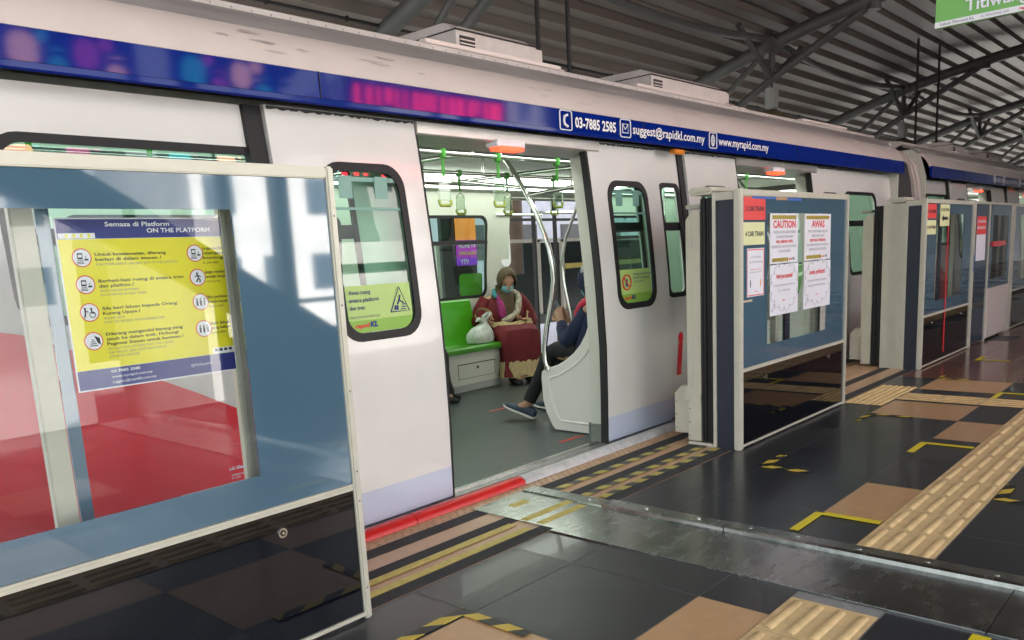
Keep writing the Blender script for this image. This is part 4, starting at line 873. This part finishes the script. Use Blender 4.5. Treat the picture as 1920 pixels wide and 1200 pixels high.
# ---------------- far side ----------------
b = MB(); b.box(-6, 40, 11.5, 18, -.2, -.0); struct(b.build('opposite_platform', STEEL))
b = MB(); b.m(CREAM)
t = thing('opposite_screen', 'dark platform screens with cream posts across the tracks, seen through the train', 'screen door', (14, 11.6, 0))
for x in (9, 10.8, 12.6, 13.78, 14.6, 16.4, 18.2): b.box(x, x+.09, 11.55, 11.62, 0, 1.6)
b.box(4, 24, 11.55, 11.62, 1.55, 1.62); b.build('frame', None, t); b = MB(); b.box(13.4, 24, 11.63, 11.66, 0, 1.54); b.box(12.7, 13.4, 11.63, 11.66, 0, .9); b.box(4, 9, 11.63, 11.66, 0, 1.54); b.build('dark_panel', mat('smoked', (.02, .03, .03), .2), t)
b = MB(); b.box(14.7, 24, 11.52, 11.54, .95, 1.06); b.build('yellow_band', YTAPE, t)
b = MB(); b.tube([(14.55, 13, 0), (14.55, 13, 5)], .3, 20); tag(b.build('column', mat('brown_column', (.10, .065, .04), .7, 0, 0, .3, 4), smooth=True), 'brown round column behind the seated woman, across the tracks', 'column')
t = thing('advert_screen', 'purple and orange lit advert seen through the train window', 'advertising screen', (12, 11.8, .9))
b = MB(); b.m(mat('ad_orange', (.9, .28, .05), .5, emit=.10)).box(11.62, 12.15, 11.8, 11.85, 1.65, 2.15); b.m(mat('ad_violet', (.22, .03, .55), .5, emit=.10)).box(11.62, 12.15, 11.8, 11.85, 1.15, 1.30); b.m(mat('ad_purple', (.42, .03, .42), .5, emit=.10)).box(11.62, 12.15, 11.8, 11.85, 1.301, 1.649); b.m(BLK).box(11.25, 12.2, 11.86, 11.95, 0, 2.2); b.build('screen', None, t)
front('lettering', [('HOME TV', 11.64, 1.50, .09, .48, .04), ('YTV', 11.66, 1.18, .09, .25, .04)], 11.79, t, WHI); front('small_lettering', [('CUMA SELALU', 11.64, 1.36, .06, .48, .03)], 11.79, t, YEL)
b = MB(); q = skin_glass(b, 5.99, 6.33, .905, 1.13, -.004+.02, .03, side=-1); b.build('sticker', STD, car)
for i, (x, y, w_, d_, h_, l) in enumerate(((-8, 24, 22, 8, 9, 'pale lavender rendered building behind the opposite platform, left block'), (15, 22, 26, 8, 11, 'pale lavender rendered building behind the opposite platform, right block'))):
    t = thing('building', l, 'building', (x+w_/2, y, 0), 'buildings around the station')
    MB().box(x, x+w_, y, y+d_, -5, h_).build('wall', CONC, t)
    for k in range(int(w_//3)):
        for z in (1.2, 4.2, 7): MB().box(x+.8+3*k, x+2.2+3*k, y-.05, y-.01, z, z+1.3).build('window', STEEL, t)
# ---------------- behind the camera: what the glass reflects ----------------
b = MB(); b.box(4.15, 40, -3.05, -3.0, 0, .62); b.box(4.15, 40, -3.05, -3.0, .90, .95); b.box(4.15, 4.25, -3.05, -3.0, .621, .899); tag(b.build('parapet', mat('parapet_grey', (.05, .065, .08), .5)), 'low parapet along the back of the platform', 'parapet')
for i, x in enumerate((.2, 4.85, 9.3, 14.2)):
    b = MB(); b.box(x, x+.16, -3.0, -2.84, 0, 4.6); b.box(x-.6, x-.5, -2.95, -2.85, .95, 4.55); tag(b.build('steel_post', STEEL), 'paired grey steel posts at the back of the platform, number %s from the left' % ('one', 'two', 'three', 'four')[i], 'post', 'steel posts at the back of the platform')
b = MB(); b.box(-4, 34, -3.0, -2.86, 2.28, 2.40); tag(b.build('rail_beam', STEEL), 'long grey beam joining the steel posts behind the platform', 'beam')
t = thing('stair_flank', 'dark sloping flank of a stair behind the platform', 'stair', (3, -2.6, 0))
b = MB(); b.prism([(1.9, 2.45), (2.7, 2.25), (3.2, 1.95), (5.5, .45), (5.5, 0), (4.12, 0), (4.10, .87), (3.62, 1.2), (2.58, 1.81), (1.7, 2.2)], 1, -2.65, -2.5); b.build('flank', mat('flank_dark', (.03, .045, .06), .5), t)
WN = mat('pane_dark', (.06, .08, .10), .2)
for i, (x, y, w_, h_, c, l) in enumerate(((-10, -26, 14, 10, (.62, .60, .57), 'white office block behind the camera, leftmost'), (6, -30, 7, 16, (.36, .36, .37), 'weathered grey tower block behind the camera'), (15, -24, 12, 7.5, (.70, .68, .65), 'low white house block behind the camera'), (29, -28, 16, 14, (.47, .46, .45), 'grey apartment block behind the camera, rightmost'))):
    t = thing('building', l, 'building', (x+w_/2, y, 0), 'buildings around the station')
    MB().box(x, x+w_, y-8, y, -5, h_).build('wall', mat('facade_%d' % i, c, .85, 0, 0, .2, .8), t)
    for k in range(int(w_//2.2)):
        for z in range(0, int(h_)-1, 3):
            if (k+z) % 5 == 4: continue
            MB().box(x+.5+2.2*k, x+1.7+2.2*k, y+.002, y+.05, z+.4, z+1.8).build('window', WN, t)
b = MB(); b.box(12, 70, -3.3, -3.1, 0, 4.6); tag(b.build('light_block_wall', mat('wall_dark', (.10, .11, .12), .6, 0, 0, .2, 1)), 'unseen dark wall added behind the far platform to block light', 'wall')  # added out of view: keeps bright sky out of the far glass, dims the far end
t = thing('led_display', 'long red LED display hanging over the back of the platform', 'display', (8.4, -2.4, 3.4))
MB().box(6.9, 9.95, -2.5, -2.42, 3.66, 4.08).build('casing', BLK, t)
b = MB(); random.seed(11); x = 7.0
while x < 9.85:
    w_ = random.uniform(.05, .13); h_ = random.uniform(.12, .30); b.box(x, x+w_, -2.418, -2.412, 4.0-h_, 4.0); x += w_+random.uniform(.03, .12)
b.build('lit_segments', mat('led_red', (1, .03, .05), .5, emit=4.5), t)
for i, (x, c1, c2) in enumerate(((2.9, (.55, .12, .25), (.9, .5, .4)), (4.6, (.5, .5, .6), (.8, .3, .4)))):
    t = thing('lit_advert', ('colourful lit advert panel over the back of the platform, left one', 'colourful lit advert panel over the back of the platform, right one')[i], 'advertising screen', (x, -2.4, 3.3), 'lit advert panels')
    b = MB(); b.m(mat('advert_dark', (.03, .02, .09), .5, emit=.5)).box(x, x+1.3, -2.5, -2.42, 3.6, 4.15)
    for q, (dx, dz, r_) in enumerate(((.22, .30, .14), (.52, .22, .09), (.80, .33, .12), (1.08, .2, .10), (.4, .42, .06), (1.0, .42, .07))):
        b.m((mat('advert_skin', (.9, .45, .30), .5, emit=2.2), mat('advert_teal', (.05, .45, .5), .5, emit=1.6), mat('advert_plum', (.5, .06, .25), .5, emit=1.8))[(q+i) % 3]).disc((x+dx, -2.42, 3.6+dz), r_, (0, 1, 0), .01, 14)
    b.build('screen', None, t)
#PEOPLE
# ---------------- people ----------------
def spline(P, R, n=5):
    P = [Vector(p) for p in P]; out, rr_ = [], []
    for i in range(len(P)-1):
        p0, p1, p2, p3 = P[max(i-1, 0)], P[i], P[i+1], P[min(i+2, len(P)-1)]
        for k in range(n):
            t = k/n; out.append(.5*((2*p1)+(p2-p0)*t+(2*p0-5*p1+4*p2-p3)*t*t+(-p0+3*p1-3*p2+p3)*t**3)); rr_.append(R[i]+(R[i+1]-R[i])*(t*t*(3-2*t)))
    return out+[P[-1]], rr_+[R[-1]]
def limb(b, P, R, n=16): p, r = spline(P, R); return b.tube(p, r, n)
def skin_body(b, nodes, edges, root):
    """grow one continuous body surface over a skeleton and add it to b"""
    names = list(nodes); me = bpy.data.meshes.new('sk'); me.from_pydata([nodes[k][0] for k in names], [(names.index(a), names.index(c)) for a, c in edges], [])
    ob = bpy.data.objects.new('sk', me); C.objects.link(ob); ob.modifiers.new('s', 'SKIN'); 
    for i, k in enumerate(names):
        sv = me.skin_vertices[0].data[i]; r = nodes[k][1]; sv.radius = (r, r) if not isinstance(r, tuple) else r; sv.use_root = (k == root)
    q = ob.modifiers.new('u', 'SUBSURF'); q.levels = 2; q.render_levels = 2
    bpy.context.view_layer.update(); m2 = bpy.data.meshes.new_from_object(ob.evaluated_get(bpy.context.evaluated_depsgraph_get()))
    b.add([v.co.copy() for v in m2.vertices], [tuple(f.vertices) for f in m2.polygons]); bpy.data.objects.remove(ob); bpy.data.meshes.remove(me); bpy.data.meshes.remove(m2)
def hand(b, wrist, d, palm_n, curl=.5, side=1, s=1.0):
    """palm, four bent fingers and a thumb; d points from wrist to fingertips, palm_n out of the palm"""
    w_, d, n = Vector(wrist), Vector(d).normalized(), Vector(palm_n).normalized(); n = (n-d*n.dot(d)).normalized(); l = d.cross(n).normalized()*side
    b.loft([(w_-d*.01, l*.024*s, n*.018*s), (w_+d*.03*s, l*.036*s, n*.015*s), (w_+d*.075*s, l*.040*s, n*.013*s), (w_+d*.09*s, l*.034*s, n*.010*s)], 12)
    for k, (o, L) in enumerate(((-.030, .062), (-.010, .074), (.010, .078), (.030, .070))):
        p = w_+d*.082*s+l*o*s; pts = [p-d*.01]; a = 0; q = p
        for j, f in enumerate((.42, .33, .25)):
            a += curl*(.5+.5*j)+.05*k; q = q+(d*cos(a)+n*sin(a))*L*f*s; pts.append(q)
        b.tube(pts, [.0098*s, .0092*s, .0082*s, .0062*s], 8)
    p = w_+d*.028*s+l*.030*s; b.tube([p, p+(l*.03+d*.02+n*.008)*s, p+(l*.036+d*.048+n*.022)*s, p+(l*.028+d*.070+n*.034)*s], [.013*s, .0115*s, .010*s, .0075*s], 8)
def head(b, c, f, up=(0, 0, 1), s=1.0):
    """head with brow, nose, cheeks, mouth, ears; f is the facing direction"""
    c, f = Vector(c), Vector(f).normalized(); up = Vector(up); up = (up-f*up.dot(f)).normalized(); r = f.cross(up)
    M = Matrix((r, f, up)).transposed().to_4x4()
    b.ell(c, .074*s, .092*s, .108*s, 24, M); b.ell(c+f*.022*s-up*.050*s, .056*s, .062*s, .062*s, 18, M)
    b.ell(c+f*.093*s-up*.012*s, .012*s, .016*s, .026*s, 10, M); b.ell(c+f*.100*s-up*.028*s, .017*s, .013*s, .011*s, 10, M)
    b.ell(c+f*.076*s-up*.062*s, .024*s, .012*s, .008*s, 10, M)
    for q in (-1, 1): b.ell(c+r*.074*s*q-f*.005, .010*s, .018*s, .028*s, 10, M); b.ell(c+f*.062*s+r*.034*s*q-up*.030*s, .022*s, .02*s, .022*s, 10, M)
    return r, f, up
def eyes(par, c, r, f, up, s=1.0):
    b = MB()
    for q in (-1, 1):
        b.ell(c+f*.081*s+r*.031*s*q+up*.004*s, .014*s, .006*s, .0045*s, 10, Matrix((r, f, up)).transposed().to_4x4())
        b.tube([c+f*.078*s+r*(.031+o)*s*q+up*(.022-.12*abs(o))*s for o in (-.018, -.006, .006, .018)], .003*s, 5)
    b.build('eyes', INK, par, smooth=True)
def seated_lady(root, full=True, top=MAROON, low=MAROON, scarf=OLIVE):
    ORG[root] = Vector(); Z = Vector
    hc = Z((-.0, -.13, 1.04)); f = Z((-.12, -1, -.62)).normalized()
    N = {'pel': ((0, 0, .53), (.15, .12)), 'bel': ((0, -.02, .66), (.13, .11)), 'che': ((0, 0, .80), (.14, .10)), 'nk0': ((0, 0, .89), .06), 'nk': ((0, -.035, .95), .048), 'hd': ((0, -.07, 1.0), .05),
         'sl': ((.18, .01, .845), .055), 'el': ((.29, -.01, .60), .036), 'wl': ((.16, -.25, .63), .028), 'sr': ((-.18, .01, .845), .055), 'er': ((-.28, .0, .62), .036), 'wr': ((-.30, -.22, .70), .028),
         'hl': ((.09, -.03, .50), .085), 'kl': ((.13, -.42, .50), .062), 'al': ((.10, -.38, .10), .038), 'tl': ((.10, -.50, .045), .032), 'hr': ((-.09, -.03, .50), .085), 'kr': ((-.13, -.42, .50), .062), 'ar': ((-.08, -.40, .10), .038), 'tr': ((-.08, -.53, .045), .032)}
    E_ = [('pel', 'bel'), ('bel', 'che'), ('che', 'nk0'), ('nk0', 'nk'), ('nk', 'hd'), ('che', 'sl'), ('sl', 'el'), ('el', 'wl'), ('che', 'sr'), ('sr', 'er'), ('er', 'wr'), ('pel', 'hl'), ('hl', 'kl'), ('kl', 'al'), ('al', 'tl'), ('pel', 'hr'), ('hr', 'kr'), ('kr', 'ar'), ('ar', 'tr')]
    b = MB(); skin_body(b, N, E_, 'pel'); r, f, up = head(b, hc, f, s=1.1)
    hand(b, (.15, -.255, .635), (-.9, -.35, .05), (0, .1, 1), .55, 1); hand(b, (-.30, -.235, .70), (.05, -.6, -.75), (.9, .1, 0), .9, 1)
    body = b.build('body', SKIN, root, smooth=True); eyes(root, hc, r, f, up, 1.1)
    b = MB(); k = .07
    b.loft([((0, .02, .46), (.26, 0, 0), (0, .18, 0)), ((0, .0, .56), (.25, 0, 0), (0, .20, 0)), ((0, -.01, .66), (.235, 0, 0), (0, .18, 0)), ((0, .0, .76), (.23, 0, 0), (0, .165, 0)), ((0, .01, .84), (.225, 0, 0), (0, .125, 0)), ((0, .01, .90), (.10, 0, 0), (0, .075, 0)), ((0, .0, .925), (.065, 0, 0), (0, .06, 0))], 32, fold=.02, k=7)
    b.build('tunic', top, root, smooth=True)
    b = MB(); limb(b, [(.17, .01, .845), (.25, .01, .74), (.30, -.01, .61), (.24, -.15, .60), (.185, -.225, .625)], [.08, .088, .088, .078, .080])
    limb(b, [(-.17, .01, .845), (-.24, .01, .74), (-.29, .01, .63), (-.315, -.10, .66), (-.30, -.175, .69)], [.08, .086, .082, .072, .074]); b.build('sleeves', top, root, smooth=True)
    b = MB()
    w_ = 1.0 if full else .62; S_ = [((0, .06, .50), (.25*w_, 0, 0), (0, .03, .12)), ((0, -.10, .53), (.25*w_, 0, 0), (0, 0, .11)), ((0, -.26, .515), (.245*w_, 0, 0), (0, -.03, .10)), ((0, -.36, .47), (.235*w_, 0, 0), (0, -.085, .085)), ((0, -.385, .38), (.222*w_, 0, 0), (0, -.12, .04)), ((0, -.38, .28), (.215*w_, 0, 0), (0, -.12, .0)), ((0, -.38, .18), (.22*w_, 0, 0), (0, -.13, 0)), ((0, -.39, .085), (.24*w_, 0, 0), (0, -.15, 0))]
    b.loft(S_, 60, fold=.05, k=8, sq=.72); b.build('skirt', low, root, smooth=True)
    b = MB()
    for q in (-1, 1): x = .09*q; b.loft([((x, -.36, .045), (.042, 0, 0), (0, 0, .045)), ((x, -.46, .04), (.048, 0, 0), (0, 0, .040)), ((x, -.55, .025), (.040, 0, 0), (0, 0, .024)), ((x, -.585, .02), (.02, 0, 0), (0, 0, .014))], 14)
    b.build('shoes', BLKC, root, smooth=True)
    if not full: b = MB(); b.ell(hc+Z((0, .01, .01)), .098, .115, .125, 20); b.build('headscarf', scarf, root, smooth=True); return
    # lace hem and cuffs
    b = MB(); n = 80; R0, R1 = [], []
    for i in range(n):
        t = 2*pi*i/n; ff = 1+.045*cos(7*t+7*.7)*.95; R0.append(Z((.246*ff*cos(t), -.39-.157*ff*sin(t), .075)))
        h = .115+.06*abs(sin(5.5*t))+.05*max(0, cos(11*t))**3; R1.append(Z((.232*ff*cos(t), -.385-.143*ff*sin(t), .075+h)))
    b.rings([R0, R1], False); b.build('lace_hem', LACE, root, smooth=True)
    b = MB(); b.loft([((.205, -.20, .62), Z((.4, .9, 0)).normalized().cross(Z((0, 0, 1)))*.0+Z((.045, .07, 0)), (0, 0, .088)), ((.165, -.25, .628), (.05, .085, 0), (0, 0, .10))], 18, False, .05, 6); b.loft([((-.302, -.165, .685), (.082, 0, 0), (0, .05, .062)), ((-.30, -.205, .715), (.09, 0, 0), (0, .055, .07))], 18, False, .05, 6); b.build('lace_cuffs', LACE, root, smooth=True)
    b = MB()   # lace edge of the tunic lying over the lap
    P_ = [Z((.26*cos(t), -.12-.20*sin(t), .655-.03*sin(t)+.008*cos(9*t))) for t in [pi*k/24 for k in range(25)]]; Q_ = [p+Z((.02*cos(pi*k/24), -.035*sin(pi*k/24), -.045-.015*abs(sin(k*1.1)))) for k, p in enumerate(P_)]
    b.rings([P_, Q_], False, False); b.build('lace_edge', LACE, root, smooth=True)
    # headscarf: cap open at the face, neck wrap, front drape
    b = MB(); rings = []
    for j in range(13):
        a = radians(-38+128*j/12); ring = []       # wrap around axis f from the face rim to the back
        rad = cos(a); ringc = hc-f*(.118*sin(a))
        for i in range(30):
            t = 2*pi*i/30; ring.append(ringc+r*(.104*rad*cos(t))+up*((.128+.012*sin(t))*rad*sin(t)+.012)+f*.004)
        rings.append(ring)
    b.rings(rings, False)
    b.loft([((0, -.05, 1.0), (.085, 0, 0), (0, .085, .0)), ((0, -.03, .95), (.082, 0, 0), (0, .085, 0)), ((0, -.02, .90), (.115, 0, 0), (0, .105, 0)), ((0, -.01, .86), (.165, 0, 0), (0, .125, 0))], 24, fold=.05, k=6)
    b.loft([((-.02, -.115, .93), (.075, 0, 0), (0, .02, 0)), ((-.025, -.165, .84), (.085, 0, 0), (0, .028, 0)), ((-.03, -.20, .74), (.08, 0, 0), (0, .03, 0)), ((-.03, -.215, .66), (.06, 0, 0), (0, .02, 0))], 18, fold=.12, k=5)
    b.build('headscarf', scarf, root, smooth=True)
    b = MB(); limb(b, [(.10, .05, .93), (.14, -.07, .885), (.11, -.165, .80), (.05, -.225, .70), (-.04, -.25, .655), (-.12, -.24, .63)], [.026, .036, .036, .034, .036, .026], 14)
    for v in range(len(b.v)): p = Z(b.v[v]); b.v[v] = tuple(p)
    b.build('shawl', SHAWL, root, smooth=True)
    b = MB(); limb(b, [(-.085, -.09, .90), (-.10, -.165, .82), (-.10, -.205, .74), (-.10, -.225, .67)], [.02, .035, .045, .03], 12); b.build('magenta_drape', MAGN, root, smooth=True)
    b = MB(); limb(b, [(-.10, -.02, .95), (-.115, -.07, .90), (-.10, -.12, .87)], [.015, .026, .018], 10); b.build('inner_scarf', TEAL, root, smooth=True)
    b = MB(); mr = []
    for j in range(9):
        v = -.5+j/8; row = []
        for i in range(13):
            u_ = -1+2*i/12; row.append(hc+r*(.066*u_)+f*(.112*math.sqrt(max(0, 1-.62*u_*u_))-.016*abs(v)*2*(v > 0)-.012*abs(v))+up*(-.048-.088*v*(1-.35*abs(u_)**2)))
        mr.append(row)
    b.rings(mr, False, False); b.build('face_mask', MASKM, root, smooth=True)
lady = thing('person', 'seated woman in a maroon dress with lace hem, brown headscarf and blue mask', 'person', (6.42, 5.90, 0)); seated_lady(lady); lady.rotation_euler = (0, 0, radians(-24))
p3 = thing('person', 'seated passenger mostly hidden behind the left door leaf, only a foot in sight', 'person', (4.80, 5.80, 0)); seated_lady(p3, False, NAVYC, BLKC, BLKC); p3.rotation_euler = (0, 0, radians(40)); 
# plastic bag on the seat
def bag():
    t = thing('plastic_bag', 'knotted white plastic shopping bag on the green seat beside the woman', 'bag', (5.95, 5.76, .44)); b = MB(); R = []; Z = Vector
    random.seed(3)
    for j, (z, s, dx) in enumerate(((.437, .62, 0), (.45, .92, 0), (.49, 1.0, -.0), (.54, .93, .0), (.585, .72, .01), (.62, .42, .03), (.645, .20, .045), (.66, .13, .05))):
        R.append([Z((5.93+dx+.165*s*cos(t)*(1+.09*sin(5*t+j*.6)+random.uniform(-.03, .03)), 5.77-dx*.4+.115*s*sin(t)*(1+.09*cos(4*t+j)), z)) for t in [2*pi*i/30 for i in range(30)]])
    b.rings(R); b.build('sack', BAG, t, smooth=True)
    b = MB(); 
    for q in (-1, 1): limb(b, [(5.975, 5.755, .65), (5.985+.02*q, 5.74-.01*q, .70), (6.02+.02*q, 5.72, .74)], [.022, .018, .012], 8)
    limb(b, [(5.96, 5.76, .645), (5.90, 5.75, .68), (5.86, 5.76, .66)], [.018, .022, .006], 8); b.build('handle', BAG, t, smooth=True)
bag()
# passenger in navy with a phone
t = thing('person', 'person in navy headscarf and jacket looking at a phone, legs stretched past the partition', 'person', (4.8, 3.55, 0)); Z = Vector
ORG[t] = Vector((4.71, 3.55, 0))
hc = Z((4.835, 3.62, 1.075)); f = Z((.05, 1, -.45)).normalized()
N = {'pel': ((4.80, 3.56, .53), (.14, .11)), 'che': ((4.80, 3.53, .80), (.14, .10)), 'nk0': ((4.81, 3.53, .92), .06), 'nk': ((4.82, 3.56, .98), .045), 'hd': ((4.83, 3.59, 1.03), .05), 'sl': ((4.65, 3.54, .87), .05), 'el': ((4.665, 3.72, .66), .042), 'wl': ((4.78, 3.88, .775), .028),
     'sr': ((4.97, 3.54, .87), .05), 'er': ((5.02, 3.74, .655), .042), 'wr': ((4.89, 3.885, .765), .028), 'hl': ((4.74, 3.62, .51), .06), 'kl': ((4.83, 4.02, .53), .04), 'al': ((4.725, 4.20, .13), .036), 'tl': ((4.71, 4.33, .08), .03), 'hr': ((4.90, 3.62, .50), .06), 'kr': ((5.03, 4.04, .51), .04), 'ar': ((5.11, 4.27, .11), .036), 'tr': ((5.15, 4.40, .05), .03)}
b = MB(); skin_body(b, N, [('pel', 'che'), ('che', 'nk0'), ('nk0', 'nk'), ('nk', 'hd'), ('che', 'sl'), ('sl', 'el'), ('el', 'wl'), ('che', 'sr'), ('sr', 'er'), ('er', 'wr'), ('pel', 'hl'), ('hl', 'kl'), ('kl', 'al'), ('al', 'tl'), ('pel', 'hr'), ('hr', 'kr'), ('kr', 'ar'), ('ar', 'tr')], 'pel')
r, f, up = head(b, hc, f); hand(b, (4.885, 3.895, .77), (-.15, .45, .85), (-1, .2, 0), .75, -1, 1.05); hand(b, (4.785, 3.89, .78), (.2, .45, .8), (1, .2, 0), .7, 1, 1.0)
b.build('body', SKIN2, t, smooth=True); eyes(t, hc, r, f, up)
b = MB(); b.loft([((4.80, 3.55, .45), (.20, 0, 0), (0, .15, 0)), ((4.80, 3.55, .58), (.205, 0, 0), (0, .16, 0)), ((4.80, 3.54, .72), (.20, 0, 0), (0, .145, 0)), ((4.80, 3.53, .83), (.205, 0, 0), (0, .125, 0)), ((4.805, 3.53, .90), (.17, 0, 0), (0, .10, 0)), ((4.81, 3.54, .95), (.085, 0, 0), (0, .075, 0))], 28, fold=.03, k=6)
limb(b, [(4.66, 3.54, .86), (4.64, 3.63, .75), (4.66, 3.73, .66), (4.72, 3.82, .72), (4.765, 3.865, .762)], [.068, .062, .06, .05, .040]); limb(b, [(4.96, 3.54, .86), (5.01, 3.63, .75), (5.00, 3.75, .66), (4.94, 3.83, .71), (4.895, 3.87, .755)], [.068, .062, .06, .05, .040]); b.build('jacket', NAVYC, t, smooth=True)
b = MB(); limb(b, [(4.76, 3.56, .52), (4.82, 3.80, .545), (4.835, 4.02, .53), (4.78, 4.12, .33), (4.725, 4.195, .15)], [.10, .09, .070, .056, .05]); limb(b, [(4.88, 3.56, .50), (5.0, 3.82, .535), (5.03, 4.04, .515), (5.08, 4.16, .32), (5.11, 4.265, .13)], [.10, .09, .07, .056, .05]); b.build('trousers', BLKC, t, smooth=True)
b = MB(); rings = []
for j in range(13):
    a = radians(-52+142*j/12); rings.append([hc-f*(.112*sin(a))+r*(.096*cos(a)*cos(q))+up*(.122*cos(a)*sin(q)+.012) for q in [2*pi*i/28 for i in range(28)]])
b.rings(rings, False); b.loft([((4.83, 3.58, 1.03), (.088, 0, 0), (0, .088, 0)), ((4.82, 3.56, .97), (.092, 0, 0), (0, .095, 0)), ((4.81, 3.55, .91), (.15, 0, 0), (0, .125, 0)), ((4.81, 3.55, .86), (.19, 0, 0), (0, .135, 0))], 24, fold=.05, k=5)
hs = b.build('headscarf', NAVYC, t, smooth=True)
b = MB()
for k in range(5): a = .5+.13*k; b.tube([hc+r*(-.1*cos(a))+up*(.125*sin(a)+.014)-f*.03, hc+r*(-.101*cos(a))+up*(.126*sin(a)+.014)+f*.0], .004, 5)
b.build('print', WHI, hs)
b = MB(); mr = []
for j in range(7):
    v = -.5+j/6; mr.append([hc+r*(.066*u_)+f*(.112*math.sqrt(max(0, 1-.62*u_*u_))-.012*abs(v))+up*(-.046-.085*v*(1-.35*u_*u_)) for u_ in [-1+2*i/12 for i in range(13)]])
b.rings(mr, False, False)
for q in (-1, 1): b.tube([hc+r*.066*q+f*.06-up*.03, hc+r*.098*q-f*.0-up*.02], .002, 5)
b.build('face_mask', MASKM, t, smooth=True)
b = MB(); limb(b, [(4.70, 3.45, .90), (4.69, 3.53, .945), (4.695, 3.62, .90), (4.70, 3.665, .80), (4.70, 3.67, .68)], [.03, .033, .034, .034, .03], 10); b.build('bag_strap', mat('strap_red', (.55, .01, .05), .6), t, smooth=True)
b = MB(); b.loft([((4.97, 3.84, .50), (.09, 0, 0), (0, .10, 0)), ((4.97, 3.82, .58), (.11, 0, 0), (0, .12, 0)), ((4.96, 3.79, .66), (.07, 0, 0), (0, .08, 0))], 16); b.build('small_bag', mat('bag_darkgreen', (.01, .05, .035), .6), t, smooth=True)
def shoe(heel, toe, lift):
    h, q = Z(heel), Z(toe); d = (q-h); L = d.length; d.normalize(); s = d.cross(Z((0, 0, 1))).normalized(); n = s.cross(d).normalized()
    b = MB(); b.loft([(h+n*.035, s*.030, n*.030), (h+d*.03+n*.045, s*.038, n*.042), (h+d*.10+n*.045, s*.040, n*.040), (h+d*.18+n*.032, s*.046, n*.026), (h+d*.25+n*.025, s*.040, n*.018), (h+d*.285+n*.022, s*.020, n*.010)], 18); up_ = b.build('shoe', mat('shoe_blue', (.035, .055, .085), .7, 0, 0, .3, 60), t, smooth=True)
    b = MB(); b.loft([(h+n*.004-d*.005, s*.030, n*.010), (h+d*.04+n*.004, s*.042, n*.012), (h+d*.12+n*.004, s*.040, n*.011), (h+d*.20+n*.004, s*.050, n*.011), (h+d*.27+n*.006, s*.038, n*.010), (h+d*.295+n*.010, s*.014, n*.006)], 18); b.build('sole', mat('sole_white', (.6, .6, .56), .6), up_, smooth=True)
shoe((4.74, 4.165, .012), (4.695, 4.44, .10), 0); shoe((5.095, 4.24, .012), (5.18, 4.50, .012), 0)
ph = thing('phone', 'dark phone held up by the person in navy', 'phone', (4.93, 3.95, .83))
M_ = Matrix.Translation((4.945, 3.965, .872)) @ Matrix.Rotation(radians(-32), 4, 'X') @ Matrix.Rotation(radians(12), 4, 'Z')
b = MB(); bm = bmesh.new(); bmesh.ops.create_cube(bm, size=1); bmesh.ops.scale(bm, vec=(.074, .009, .15), verts=bm.verts); bmesh.ops.bevel(bm, geom=bm.edges[:], offset=.004, segments=2, affect='EDGES'); b.bm(bm, M_); b.build('case', mat('phone_case', (.05, .07, .10), .3), ph)
b = MB(); bm = bmesh.new(); bmesh.ops.create_cube(bm, size=1); bmesh.ops.scale(bm, vec=(.066, .001, .138), verts=bm.verts); b.bm(bm, M_ @ Matrix.Translation((0, -.0052, 0))); b.build('screen', mat('phone_screen', (.06, .08, .11), .15), ph)
# red floor marks in the train
b = MB(); b.box(4.30, 4.56, 3.47, 3.505, .0005, .0015); tag(b.build('floor_mark', mat('mark_red', (.5, .06, .04), .6)), 'short red tape mark on the train floor in front of the partition', 'tape', 'red tape marks on the train floor')
b = MB(); b.box(4.92, 5.12, 4.72, 4.75, .0005, .0015); tag(b.build('floor_mark', MC['mark_red']), 'red tape mark on the train floor by the stretched shoe', 'tape', 'red tape marks on the train floor')
